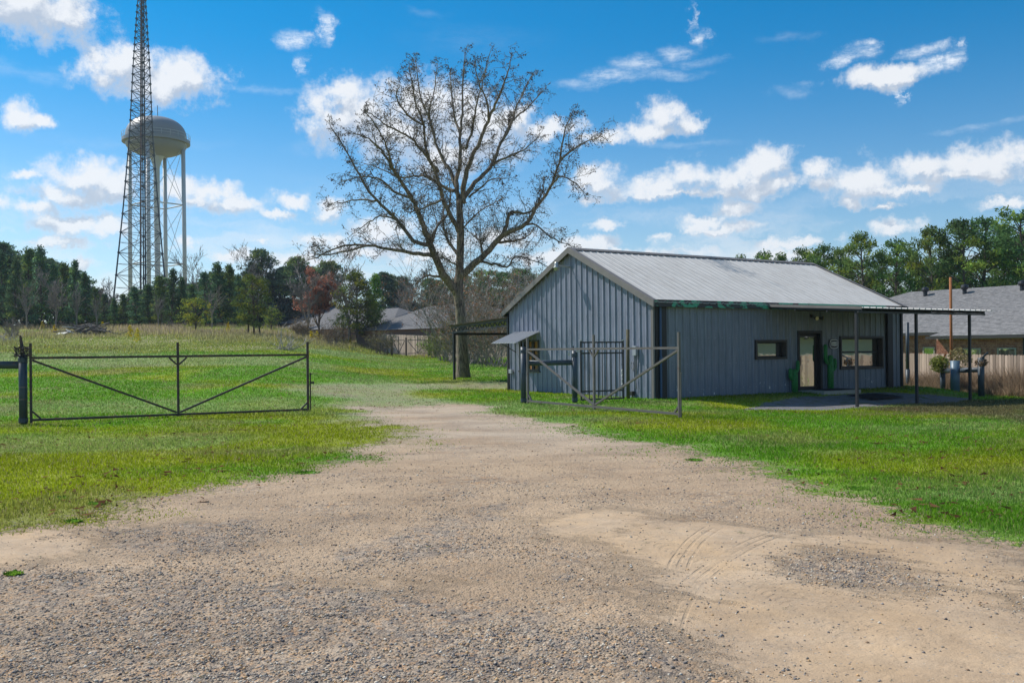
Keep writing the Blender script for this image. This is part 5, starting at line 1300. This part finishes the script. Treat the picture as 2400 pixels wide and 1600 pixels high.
# bare grey trees at the wood edges
bare = [(448, 622, 122, 1.5, 'wide pale bare tree crown rising above the dark pines beside the tower leg'), (585, 612, 146, 1.1, 'faint bare grey tree on the skyline beside the tallest far pine'), (260, 664, 126, 1.2, 'bare grey tree at the dip in the left wood'), (955, 650, 118, 1.0, 'slender bare grey tree standing beyond the far houses'), (130, 660, 106, .5, 'thin pale bare sapling in front of the left wood'), (1255, 655, 110, 1.0, 'bare grey tree just left of the building gable'), (820, 620, 95, .6, 'thin bare tree rising behind the olive green pine'), (720, 650, 96, .6, 'thin bare tree behind the brown leaved tree'), (1215, 668, 105, 1.2, 'grey bare tree above the carport')]
for i, (x, y, Y, wd, lab) in enumerate(bare):
    g0 = atx(x, Y); h = P(x, y, Y).z-g0.z; o = bare_tree(70+i, h, lab, width=wd, depth=4, minr=.022); o.location = g0
sap = None
for i, (x, y) in enumerate(((64,655),(180,668),(228,690),(372,690),(498,672))):
    g0 = atx(x, 107+R.uniform(-2, 2)); h = P(x, y, g0.y).z-g0.z; lab = ORD[i]+' thin pale leafless sapling from the left before the dark left wood'
    if sap is None: sap = bare_tree(301, 8.0, lab, width=.4, depth=3, minr=.018, name='bare_sapling'); sap['group'] = 'pale saplings before the left wood'; o = sap; o.location = g0
    else: o = dup(sap, g0, R.uniform(0, 6), 1.0, lab)
    o.scale = (h/8, h/8, h/8)
# brush around the carport and far gate
def shrub(x, Y, h, wd, seed, lab, col=(.20, .15, .09), leafy=True, n=16):
    g0 = atx(x, Y); t_ = thing('shrub', lab, 'bush', g0, 0); rr = random.Random(seed); mb = MB(); ends = []
    for k in range(n):
        a = rr.uniform(0, 2*PI); d = Vector((math.cos(a)*.5*wd, math.sin(a)*.5*wd, 1)).normalized(); branching(rr, mb, Vector((rr.gauss(0, .25*wd), rr.gauss(0, .25*wd), -.1)), d, h*rr.uniform(.6, .95), .035, 2, .2, .5, 4, ends, .009, (3, 5))
    mb.build('stems', M['bark_grey'], t_)
    if leafy:
        rng = np.random.default_rng(seed); v, f, c = foliage(rng, [np.array(e) for e in ends], [.34]*len(ends), 48, .12, [np.array(col)*(.6+.8*rr.random()) for _ in ends]); np_mesh('leaves', v, f, c, M['needles'], t_)
    return t_
shrubs = [(1052, 62, 7.0, 1.2, (.24, .15, .09), 'tall brownish bare shrub behind and left of the bare tree trunk'), (1108, 58, 6.6, 1.2, (.27, .13, .08), 'tall orange brown shrub behind and right of the bare tree trunk'), (1140, 56, 3.4, 1.5, (.17, .14, .07), 'dark bush under the carport roof'), (1168, 54, 3.6, 1.4, (.20, .12, .07), 'brown bush beside the carport corner post'), (1075, 60, 3.0, 1.5, (.14, .13, .05), 'olive bush directly behind the bare tree trunk'), (1120, 60, 3.2, 1.2, (.15, .14, .06), 'grey green bush between trunk and carport post'),
          (1040, 66, 2.0, .9, (.12, .15, .04), 'green brown bush right of the far double gate'), (896, 82, 1.9, 1.0, (.13, .12, .05), 'low dark bush at the left end of the far gate'), (1092, 64, 5.0, 1.0, (.22, .14, .08), 'bare brown shrub rising behind the carport edge'), (780, 84, 1.7, 1.2, (.16, .12, .07), 'brown thicket left of the pine clump'), (705, 88, 1.8, 1.2, (.18, .13, .08), 'brown thicket at the foot of the brown leaved tree'), (1155, 66, 5.2, 1.3, (.20, .15, .08), 'high thin brush behind the carport'), (1018, 76, 1.6, .8, (.16, .22, .03), 'small bright green bush above the far gate')]
for i, (x, Y, h, wd, col, lab) in enumerate(shrubs): shrub(x, Y, h, wd, 200+i, lab, col)
shrub(30, 78, 1.4, .7, 240, 'pale leafless shrub at the far left edge of the field', leafy=False)
# right-hand pines beyond the brick house
RG = 'pines beyond the right hand house'
rp = [(1790,594,92,.9),(1740,604,96,.8),(1700,615,100,.8),(1885,585,90,.9),(1835,600,92,.9),(1930,578,88,.95),(1965,588,92,.9),(2022,552,84,1.0),(2065,592,90,.9),(2100,566,84,1.0),(2140,590,90,.9),(2182,538,80,.85),(2215,560,86,.8),(2262,516,78,1.0),(2310,512,78,1.15),(2352,540,82,1.0),(2400,502,76,1.2),(2450,520,80,1.1),(2500,530,80,1.1),(1985,610,96,1.1),(2150,620,98,1.2),(2240,600,96,1.2),(2330,600,96,1.2),(2400,600,92,1.2),(2060,630,98,1.2),(1900,620,98,1.1)]
rp = sorted(rp)
for i, (x, y, Y, wd) in enumerate(rp):
    big = x in (2310, 2262, 2400)
    tree('right', 2 if big else i % 2, x, y, Y, {2310: 'broadest dense pine on the right, standing above the brick house ridge', 2182: 'tall narrow pine with a see through crown right of the metal roof', 2022: 'rounded pine rising just above the low end of the metal roof'}.get(x, ORD[i]+' green pine from the left in the row beyond the metal roof and brick house'), RG if x not in (2310, 2182, 2022) else None, wd*.85)
for i, x in enumerate(range(1700, 2460, 38)):
    tree('cone', i, x+R.uniform(-10, 10), 690+R.uniform(-14, 14), 104, ORD[i]+' low dark pine from the left filling the gaps below the tall right pines', 'low pines on the right', 1.5)
for kk in protos:
    for i, o in enumerate(protos[kk]):
        if (kk, i) not in used: 
            for c in list(o.children): bpy.data.objects.remove(c)
            bpy.data.objects.remove(o)

# ------------------------------------------------------------------ the big bare tree
TY = 42.0; tb = G(1082, 885); TY = tb.y
def z7(px, py): return (700+px/2.6133, 100+py/2.6133)
limbs_px = [  # points in photo space (enlarged crop), start radius px, end radius px, depth lean
 ('trunk', [(1008,2060),(1004,1960),(998,1800),(990,1640),(978,1520),(985,1400),(992,1150),(985,1000),(1005,950)], [19,15,12.5,11.5,12,9.5,8.5,7.5,7], 0),
 ('A', [(1005,980),(1015,850),(1055,710),(1110,600),(1160,480),(1205,380),(1240,300),(1275,200),(1300,100)], 6.5, .9, -2.2),
 ('B', [(985,1000),(965,870),(990,740),(992,550),(1000,430),(1008,250),(1018,60)], 6, .9, 1.0),
 ('C', [(988,1160),(935,1070),(880,950),(840,800),(785,680),(762,500),(712,350),(675,150)], 6, .9, -3.5),
 ('D', [(965,880),(920,770),(850,650),(805,480),(745,320),(715,110)], 5, .8, 2.2),
 ('E', [(1005,960),(1080,860),(1190,740),(1235,620),(1310,480),(1400,400),(1500,290)], 6, .8, 2.8),
 ('F', [(1235,620),(1290,530),(1335,390),(1390,280),(1440,190)], 3.5, .7, 3.5),
 ('G', [(985,1440),(1080,1350),(1150,1290),(1225,1205),(1270,1165),(1390,1115),(1455,1010),(1535,900),(1595,730),(1625,560),(1680,420)], 8.5, .8, -3.0),
 ('G2', [(1215,1225),(1350,1210),(1425,1165)], 3.6, 1, 1.5),
 ('G3', [(1255,1175),(1290,1060),(1320,1035),(1400,1045),(1450,1000),(1490,920),(1500,830)], 4.5, .8, -.6),
 ('G4', [(1600,720),(1700,640),(1780,600),(1840,580)], 2.5, .7, -3.0),
 ('G5', [(1545,880),(1600,820),(1690,860),(1750,920)], 2.4, .7, -2.0),
 ('G6', [(1390,1115),(1450,1115),(1530,1180),(1600,1220),(1680,1250)], 2.6, .7, -1.8),
 ('G7', [(1110,1335),(1210,1360),(1280,1370),(1330,1310),(1420,1330),(1520,1370)], 3.2, .7, -1.5),
 ('H', [(975,1540),(900,1440),(855,1360),(812,1260),(790,1190),(740,1060),(700,960),(640,870),(580,780),(520,680),(430,590),(330,550)], 10, .8, -3.4),
 ('H2', [(815,1300),(700,1290),(560,1265),(430,1240),(280,1245),(140,1300),(50,1335)], 5, .8, -1.0),
 ('H2b', [(430,1240),(300,1275),(160,1300),(90,1290)], 2.6, .7, -1.4),
 ('H3', [(800,1240),(700,1210),(600,1080),(480,970),(400,860),(340,750),(260,620),(190,500)], 5, .8, 1.8),
 ('H4', [(812,1220),(850,1120),(910,1050),(930,930),(910,800)], 4, .8, 2.5),
 ('H5', [(700,955),(600,920),(500,840),(400,820),(260,850)], 3, .8, -1.0),
 ('H6', [(480,970),(400,960),(300,975),(180,990)], 2.6, .7, 1.2),
 ('H7', [(860,1435),(780,1430),(730,1465)], 3, 1, -1.5),
 ('H8', [(600,1085),(520,1060),(430,1100),(350,1160)], 2.4, .7, 1.0),
 ('H9', [(580,780),(540,640),(480,520),(410,430)], 2.6, .7, -4),
 ('I', [(960,910),(880,880),(820,840),(730,815),(620,830),(500,770),(400,740)], 4, .8, 3.0),
 ('J', [(855,790),(780,690),(700,600),(600,540),(500,480),(430,430)], 4, .8, -3.0),
 ('K', [(975,1300),(905,1190),(885,1090),(900,980)], 4, .8, 3.0),
 ('Lb', [(1040,945),(1100,900),(1180,840),(1280,830)], 2.6, .8, -2.0),
 ('Mb', [(1130,1300),(1110,1210),(1040,1160)], 3, .8, 1.6),
 ('N', [(1020,650),(1060,560),(1085,400),(1130,230),(1170,70)], 3.5, .8, -1.0),
 ('O', [(830,560),(800,430),(830,300),(850,130)], 3, .8, 3.0),
 ('Pb', [(992,560),(945,400),(930,180)], 3, .8, 2.5),
 ('Q', [(1165,480),(1150,350),(1100,250),(1080,120)], 2.8, .7, -3),
 ('Rb', [(1190,740),(1300,690),(1400,640),(1480,560)], 3, .7, 1.5),
 ('Sb', [(760,500),(660,440),(600,330),(620,260)], 2.6, .7, -3),
 ('Tb', [(890,960),(780,1000),(690,1040),(640,1020)], 2.6, .7, -3.5),
 ('Ub', [(1000,1150),(1060,1080),(1160,1000),(1240,960)], 2.2, .6, -2.5),
 ('Vb', [(985,1380),(920,1330),(860,1320)], 2.4, .7, -2)]
bigt = thing('large_bare_tree', 'large bare winter tree full of small dark seed balls beside the carport', 'tree', tb)
limbs = []
pxm = TY/FPX
def imgd(a, b): return math.hypot(a[0]-b[0], a[1]-b[1])
for name, pts, r0, r1, lean in [(l[0], l[1], l[2], l[3] if len(l) > 4 else None, l[-1]) for l in limbs_px]:
    ip = [z7(*p) for p in pts]
    if name == 'trunk': ds = [0]*len(ip); rad = [r*pxm for r in r0]
    else:
        best = min(((imgd(ip[0], q[0]), q[1]) for lb in limbs for q in lb['q']), key=lambda z_: z_[0]); d0 = best[1]
        n = len(ip); ds = [d0+(lean)*(k/(n-1))**1.1 for k in range(n)]; rad = [(r0+(r1-r0)*(k/(n-1))**.85)*pxm*1.06 for k in range(n)]
    W3 = [P(x, y, TY+d)-tb for (x, y), d in zip(ip, ds)]
    # refine with slight wobble
    P3 = []; RD = []; Q = []
    for k in range(len(W3)-1):
        a, b_ = W3[k], W3[k+1]; m = 4
        pa_ = W3[max(0, k-1)]; pb2 = W3[min(len(W3)-1, k+2)]
        for j in range(m):
            u = j/m; c = .5*((2*a)+(b_-pa_)*u+(2*pa_-5*a+4*b_-pb2)*u*u+(-pa_+3*a-3*b_+pb2)*u**3)
            if name != 'trunk': c = c+Vector((R.gauss(0, .02), R.gauss(0, .03), R.gauss(0, .02)))
            P3.append(c); RD.append(rad[k]+(rad[k+1]-rad[k])*u); Q.append(((ip[k][0]+(ip[k+1][0]-ip[k][0])*u, ip[k][1]+(ip[k+1][1]-ip[k][1])*u), ds[k]+(ds[k+1]-ds[k])*u))
    P3.append(W3[-1]); RD.append(rad[-1]); Q.append((ip[-1], ds[-1])); limbs.append(dict(name=name, p=P3, r=RD, q=Q))
for lb in limbs: MB().tube(lb['p'], lb['r'], 10 if lb['r'][0] > .1 else 6).build('trunk' if lb['name'] == 'trunk' else 'limb', M['bark'], bigt, True)
twig = MB(); ends = []; rr = random.Random(5); twigmid = []
def sprout(p, d, L, r, lev):
    n = 3 if lev > 0 else 2; pts = [p]; q = p.copy(); dd = d.copy()
    for k in range(n):
        dd = (dd+Vector((rr.gauss(0, .16), rr.gauss(0, .16), rr.gauss(0, .14)+.04))).normalized(); q = q+dd*L/n; pts.append(q.copy())
    twig.tube(pts, [max(.0055, r*(1-.7*k/n)) for k in range(n+1)], 3, False)
    if lev == 0: ends.append((pts[-1], dd)); 
    else:
        m = rr.randint(3, 5) if lev > 1 else rr.randint(3, 5)
        for k in range(m):
            i = rr.randint(0, n-1); b = pts[i].lerp(pts[i+1], rr.random()); ax = Vector((rr.gauss(0, 1), rr.gauss(0, 1), rr.gauss(0, .9))).normalized(); nd = (dd*.5+ax*.62).normalized()
            sprout(b, nd, L*rr.uniform(.38, .6), r*.55, lev-1)
        ends.append((pts[-1], dd))
for lb in limbs:
    if lb['name'] == 'trunk': continue
    pts = lb['p']; n = len(pts); acc = 0.0; nxt = rr.uniform(.2, .5)
    total = sum((pts[k+1]-pts[k]).length for k in range(n-1)); run = 0
    start = .22 if lb['name'] not in ('G', 'H', 'C', 'E') else .30
    for k in range(n-1):
        sl = (pts[k+1]-pts[k]).length; run += sl; acc += sl; u = run/total
        if u < start: continue
        while acc > nxt:
            acc -= nxt; nxt = rr.uniform(.12, .28)*(1.25-u*.4)
            b = pts[k].lerp(pts[k+1], rr.random()); d = (pts[k+1]-pts[k]).normalized(); ax = Vector((rr.gauss(0, 1), rr.gauss(0, 1), rr.gauss(0, .8)+.25)).normalized(); ax = (ax-d*ax.dot(d)*.7).normalized()
            L_ = rr.uniform(.45, 1.4)*(1.15-.55*u); sprout(b, (d*.55+ax*.75).normalized(), L_, min(lb['r'][k]*.45, .022), 2)
    sprout(pts[-1], (pts[-1]-pts[-2]).normalized(), .4, .012, 2)
# thin water sprouts near the crotch and along the lower right limb
for k in range(90):
    lb = rr.choice([l for l in limbs if l['name'] in ('G', 'H', 'K', 'trunk', 'Mb')]); i = rr.randint(len(lb['p'])//3, len(lb['p'])-2) if lb['name'] == 'trunk' else rr.randint(2, len(lb['p'])//2)
    if lb['name'] == 'trunk' and lb['p'][i].z < 2.4: continue
    sprout(lb['p'][i], Vector((rr.gauss(0, .45), rr.gauss(0, .45), 1)).normalized(), rr.uniform(.8, 2.2), .012, 1)
o = twig.build('twigs', M['bark'], bigt); o['kind'] = 'stuff'
sel = [e for e in ends if rr.random() < .6]
c = np.array([tuple(e[0]+Vector((rr.gauss(0, .03), rr.gauss(0, .03), -.04))) for e in sel]); n = len(c)
oct_ = np.array([(1, 0, 0), (-1, 0, 0), (0, 1, 0), (0, -1, 0), (0, 0, 1), (0, 0, -1)], float); of = np.array([(0, 2, 4), (2, 1, 4), (1, 3, 4), (3, 0, 4), (2, 0, 5), (1, 2, 5), (3, 1, 5), (0, 3, 5)])
rr_ = (.016+.015*NR.random(n))[:, None, None]; V = c[:, None, :]+oct_[None]*rr_; F = (of[None]+np.arange(n)[:, None, None]*6).reshape(-1, 3)
o = np_mesh('seed_balls', V.reshape(-1, 3), F, None, M['seed'], bigt); o['kind'] = 'stuff'
print('tree twigs faces', len(twig.f), 'balls', n)

# ------------------------------------------------------------------ debris pile and dead branches in the field
g0 = G(195, 787); dp = thing('debris_pile', 'heap of broken boards and dead branches in the rough field at left', 'debris pile', g0)
rr = random.Random(9)
for k in range(70):
    x0 = rr.gauss(.4, 1.2); l_ = rr.uniform(.6, 2.2); a = rr.uniform(0, 2*PI); hh = max(.05, 1.15-abs(x0)*.35)*rr.random(); d = Vector((math.cos(a), math.sin(a)*.6, rr.uniform(-.35, .5))).normalized()*l_/2; c_ = Vector((x0, rr.gauss(0, .6), hh+.1))
    MB().tube([c_-d, c_+Vector((0, 0, .04)), c_+d], [rr.uniform(.03, .08), .05, .02], 5).build('branch', M['dead_wood'], dp)
for k, (x, z, w_, a) in enumerate(((-.8, .75, 1.6, .3), (-1.7, .25, 1.4, -.2), (-1.1, .35, 1.0, .9), (1.5, .4, .8, .4))): MB().box((x, rr.uniform(-.4, .2), z), (w_, .5, .04), Euler((rr.uniform(-.4, .4), a*.4, a)).to_matrix()).build('board', M['white_board'], dp)
def deadheap(x, y, wd, seed, lab, mat='twigs_grey', n=22):
    g0 = G(x, y); t_ = thing('dead_branches', lab, 'branches', g0); rr = random.Random(seed); mb = MB()
    for k in range(n):
        a = rr.uniform(.05, PI-.05); d = Vector((math.cos(a), rr.gauss(0, .4), abs(math.sin(a))*.7)).normalized(); branching(rr, mb, Vector((rr.gauss(0, wd*.2), rr.gauss(0, .2), 0)), d, wd*rr.uniform(.3, .7), .03, 1, -.05, .4, 4, None, .012, (2, 4))
    mb.build('branch', M[mat], t_)
deadheap(668, 820, 2.0, 3, 'pale bleached dead branches lying in the field behind the left gate'); deadheap(415, 770, 2.2, 4, 'dark fallen branches at the foot of the left wood', 'dead_wood')
deadheap(12, 800, 1.4, 6, 'pale dead stalks at the left edge beyond the gate')

# ------------------------------------------------------------------ grass blades, weeds, stones (things nobody could count)
def blades(X, Y, H, Wd, col, name, label, cat, lean=.5):
    n = len(X); Z = T(X, Y); a = NR.random(n)*2*PI; d = np.stack([np.cos(a), np.sin(a)], 1); la = NR.random(n)*2*PI; ln = H*lean*NR.random(n)
    b0 = np.stack([X-d[:, 0]*Wd/2, Y-d[:, 1]*Wd/2, Z-.004], 1); b1 = np.stack([X+d[:, 0]*Wd/2, Y+d[:, 1]*Wd/2, Z-.004], 1); tp = np.stack([X+np.cos(la)*ln, Y+np.sin(la)*ln, Z+H], 1)
    V = np.stack([b0, b1, tp], 1).reshape(-1, 3); Cc = np.repeat(col, 3, 0)
    o = np_mesh(name, V, np.arange(3*n).reshape(-1, 3), Cc, M['grass']); tag(o, label, cat, None, 'stuff'); return o
def inb(z, m=.0): return ((z['s'] > -m) & (z['s'] < BL+m) & (z['t'] > -m) & (z['t'] < BW+m))
n = 700000; Yb = np.exp(NR.uniform(math.log(6.8), math.log(78), n)); Xb = (NR.random(n)*2-1)*.68*Yb
zb = zones(Xb, Yb); gmask = zb['grass']*(1-zb['apron'])*(1-.55*zb['thin']); tex = sstep(.36, .6, fbm(Xb, Yb, 3.5, 3, 61)+.25*(gmask-.4))
k = (NR.random(n) < gmask*(.25+.75*tex)) & ~inb(zb, .05) & (zb['field'] < .6); Xb, Yb = Xb[k], Yb[k]; zb = {q: v_[k] for q, v_ in zb.items()}
cb = lawn_colour(Xb, Yb, zb); r_ = NR.random((len(Xb), 1)); cb = cb*(.74+.6*r_); dry = NR.random((len(Xb), 1)) < .10; cb = np.where(dry, np.array([.36, .30, .15])*(.6+.6*r_), cb)
Hb = (.014+.026*NR.random(len(Xb))**1.5)*(1+Yb*.022)*(.45+.55*sstep(.3, .95, zb['grass']))*(.75+.5*fbm(Xb, Yb, .8, 3, 44)*1.4); Hb *= np.where(zb['thin'] > .5, .6, 1)
blades(Xb, Yb, Hb, (.006+.0009*Yb)*(.7+.6*NR.random(len(Xb))), cb, 'lawn_grass', 'short yellow green winter grass covering the lawns on both sides of the drive', 'grass', .9)
print('blades', len(Xb))
# taller grass in the rough field
n = 190000; Yb = np.exp(NR.uniform(math.log(52), math.log(135), n)); Xb = NR.uniform(-.72, .26, n)*Yb; zb = zones(Xb, Yb); k = NR.random(n) < zb['field']; k &= ~inb(zb, 1.0) & ~((zb['t'] > 5) & (zb['t'] < 16) & (zb['s'] > -1) & (zb['s'] < 12)); Xb, Yb = Xb[k], Yb[k]
m = fbm(Xb, Yb, .10, 4, 66); m2 = fbm(Xb, Yb*2, .25, 3, 71); tall = sstep(.42, .66, m+.25*(m2-.5)); back_ = sstep(66, 92, Yb)
Hb = (.08+.42*tall*NR.random(len(Xb)))*(.6+.8*back_); r_ = NR.random((len(Xb), 1))
tall = tall*(.45+.55*back_*sstep(-.12, -.25, Xb/Yb)); ca = np.array([.24, .29, .05])*(1-tall[:, None])+np.array([.36, .275, .195])*tall[:, None]; ca = ca*(.55+.9*r_); yl = (NR.random((len(Xb), 1)) < .05+.12*sstep(.6, .7, m2)[:, None]); ca = np.where(yl, np.array([.42, .36, .03])*(.6+.6*r_), ca)
blades(Xb, Yb, Hb, .05+.03*NR.random(len(Xb)), ca, 'field_grass', 'rough tan and olive grass of the unmown field before the wood', 'grass', .5)
# yellow weed spikes
for i, (x, y) in enumerate(((128, 785), (322, 800), (240, 775), (305, 790), (535, 780), (100, 772), (870, 815), (730, 800), (744, 800), (820, 812))):
    g0 = G(x, y); n = 150; a = NR.random(n)*2*PI; h = .95*NR.random(n)**.9; rr2 = .30*(1-h/1.2)*NR.random(n)**.5; V = []; 
    p = np.stack([rr2*np.cos(a), rr2*np.sin(a), h], 1); e = NR.normal(size=(n, 3))*.06; f_ = NR.normal(size=(n, 3))*.05; V = np.stack([p, p+e, p+f_+[0, 0, .08]], 1).reshape(-1, 3)
    cc2 = np.repeat(np.array([.46, .36, .02])*(.6+.7*NR.random((n, 1))), 3, 0)
    o = np_mesh('yellow_weed', V, np.arange(3*n).reshape(-1, 3), cc2, M['grass']); o.location = g0; tag(o, 'golden yellow weed spike '+['above the left gate post, nearer of two','left of centre in the field, nearest and brightest','right of the debris pile','a little behind the brightest spike','at the foot of the left wood near the bushy pine','at the far left beyond the gate post','below the pine clump','left of the brown leaved tree trunk','at the brown leaved tree trunk','below the low yellow green pine'][i], 'weed', 'yellow weeds in the field')
# dry brush in front of the wooden fence
n = 30000; u_ = NR.random(n); pos = np.array([(FA-fd*1.0).x, (FA-fd*1.0).y])[None]+(np.array([fd.x, fd.y])*(12.5+1))[None]*u_[:, None]; nb = np.array([fd.y, -fd.x]); nb = nb if nb[0] < 0 else -nb; dist = .15+1.25*NR.random(n)**1.2
pos = pos+nb[None]*dist[:, None]; Hb = (.25+.95*NR.random(n)**1.6*sstep(1.7, .4, dist))*(.45+.9*fbm(pos[:, 0], pos[:, 1], .8, 3, 12)); r_ = NR.random((n, 1))
cc2 = (np.array([.42, .31, .21])*(1-.4*r_))*(.6+.7*NR.random((n, 1))); blades(pos[:, 0], pos[:, 1], Hb, .016+.014*NR.random(n), cc2, 'dry_brush', 'tangle of dry tan stems growing along the foot of the wooden fence', 'brush', 1.0)
def vine(x, y, Y, rad, n, col, lab, name='vine_clump'):
    c0 = P(x, y, Y); v, f, c_ = foliage(NR, [np.array((0, 0, 0))], [rad], n/(rad*rad), .10, [np.array(col)], .9); o = np_mesh(name, v, f, c_, M['needles']); o.location = c0; tag(o, lab, 'vine'); return o
vine(2200, 852, 35.5, .38, 700, (.20, .22, .05), 'yellow green vine clump on the left brace post'); vine(2300, 850, 32.2, .20, 220, (.16, .11, .07), 'brown dead vine wrapped around the right brace post'); vine(2250, 838, 34.2, .45, 420, (.24, .19, .09), 'dry vine hanging over the brace rail')
# loose stones on the drive
def stones(n, y0, y1, s0, s1, dens, name, label):
    Y_ = np.exp(NR.uniform(math.log(y0), math.log(y1), n)); X_ = (NR.random(n)*2-1)*.66*Y_; z = zones(X_, Y_)
    pr_ = (1-z['grass'])*(.30+.9*z['grav'])*(1-.88*z['sand'])*(.35+.9*sstep(.42, .62, fbm(X_, Y_, 1.3, 4, 27)))*dens; k = (NR.random(n) < pr_) & ~inb(z, .0); X_, Y_ = X_[k], Y_[k]; n = len(X_)
    Z_ = T(X_, Y_)+(1-z['grass'][k])*(fbm(X_, Y_, 1.6, 4, 31)-.5)*.045
    s = (s0+(s1-s0)*NR.random(n)**4.0); base = oct_[None]*(.65+.6*NR.random((n, 6, 1))); base = base*np.stack([np.ones(n), .6+.5*NR.random(n), .42+.35*NR.random(n)], 1)[:, None, :]*s[:, None, None]
    a = NR.random(n)*2*PI; ca_, sa_ = np.cos(a), np.sin(a); bx = base[:, :, 0]*ca_[:, None]-base[:, :, 1]*sa_[:, None]; by = base[:, :, 0]*sa_[:, None]+base[:, :, 1]*ca_[:, None]
    V = np.stack([bx+X_[:, None], by+Y_[:, None], base[:, :, 2]+Z_[:, None]+(s*.12)[:, None]], 2)
    pal = np.array([[.32, .27, .225], [.44, .36, .28], [.19, .175, .17], [.085, .085, .095], [.50, .32, .18], [.58, .52, .44], [.34, .22, .15], [.24, .22, .215]]); pi_ = NR.choice(8, n, p=[.22, .24, .14, .07, .08, .08, .09, .08]); col = pal[pi_]*(.7+.6*NR.random((n, 1)))
    F = (of[None]+np.arange(n)[:, None, None]*6).reshape(-1, 3); o = np_mesh(name, V.reshape(-1, 3), F, np.repeat(col, 6, 0), M['stones']); tag(o, label, 'gravel', None, 'stuff'); print(name, n)
stones(190000, 3.6, 12, .0040, .0145, 1.0, 'gravel_stones', 'loose grey and tan gravel stones scattered over the near drive')
stones(34000, 9, 24, .008, .020, .8, 'gravel_chips', 'coarser gravel chips lying farther up the drive')
# fallen leaves and weeds on the lawn and drive edge
n = 5200; Y_ = np.exp(NR.uniform(math.log(8), math.log(36), n)); X_ = (NR.random(n)*2-1)*.66*Y_; z = zones(X_, Y_); k = (NR.random(n) < z['grass']*sstep(.42, .62, fbm(X_, Y_, .6, 3, 88))) & ~inb(z, .1); X_, Y_ = X_[k], Y_[k]; n = len(X_)
p = np.stack([X_, Y_, T(X_, Y_)+.025], 1)[:, None, :]; e = NR.normal(size=(n, 3, 3))*np.array([.035, .035, .012]); V = (p+e).reshape(-1, 3); cc2 = np.repeat(np.array([.17, .085, .045])*(.5+1.0*NR.random((n, 1))), 3, 0)
o = np_mesh('fallen_leaves', V, np.arange(3*n).reshape(-1, 3), cc2, M['needles']); tag(o, 'small curled brown leaves scattered over the grass', 'leaves', None, 'stuff')
for i, (x, y, s_) in enumerate(((140, 1168, .16), (225, 1180, .15), (172, 1222, .13), (33, 1345, .10), (720, 1108, .25), (1625, 1078, .2), (2010, 1145, .2), (2060, 1040, .2))):
    g0 = G(x, y); n = 170; a = NR.random(n)*2*PI; s_ *= .62; r = s_*NR.random(n)**.6; p = np.stack([r*np.cos(a), r*np.sin(a)*.8, .0*a], 1); tp = p*1.25+np.stack([0*a, 0*a, .008+.022*NR.random(n)], 1); sd2 = np.stack([-np.sin(a), np.cos(a), 0*a], 1)*.012
    V = np.stack([p-sd2, p+sd2, tp], 1).reshape(-1, 3); cc2 = np.repeat(np.array([.13, .27, .03] if i < 7 else [.16, .10, .04])*(.6+.8*NR.random((n, 1))), 3, 0)
    labs = ['low green weed at the lawn edge, leftmost of the pair', 'low green weed tuft with a dark stone beside it', 'green weed tuft on the bare strip below the lawn', 'tiny green weed on the gravel near the left edge', 'flat green grass patch spilling onto the drive', 'thin green grass streak on the gravel beyond the sand', 'green clump at the edge of the right lawn', 'reddish brown weed standing in the right lawn']
    o = np_mesh('weed_tuft', V, np.arange(3*n).reshape(-1, 3), cc2, M['grass']); o.location = g0; tag(o, labs[i], 'weed')
for o in list(SC.objects):     # repeats that nothing tells apart keep one shared label
    if o.get('group') is None and 'group' in o: del o['group']
# ------------------------------------------------------------------ thin summer air that pales the far wood
hzm = bpy.data.materials.new('thin_air'); hzm.use_nodes = True; hzm.node_tree.nodes.clear(); q = NT(hzm.node_tree)
pv_ = q.add('ShaderNodeVolumePrincipled', i={'Color': (.72, .85, 1, 1), 'Density': .00022, 'Anisotropy': .2}); q.add('ShaderNodeOutputMaterial', i={'Volume': pv_.outputs[0]})
hz = MB().box((0, 650, 38), (2600, 1900, 86.0)).build('haze', hzm); hz['kind'] = 'stuff'
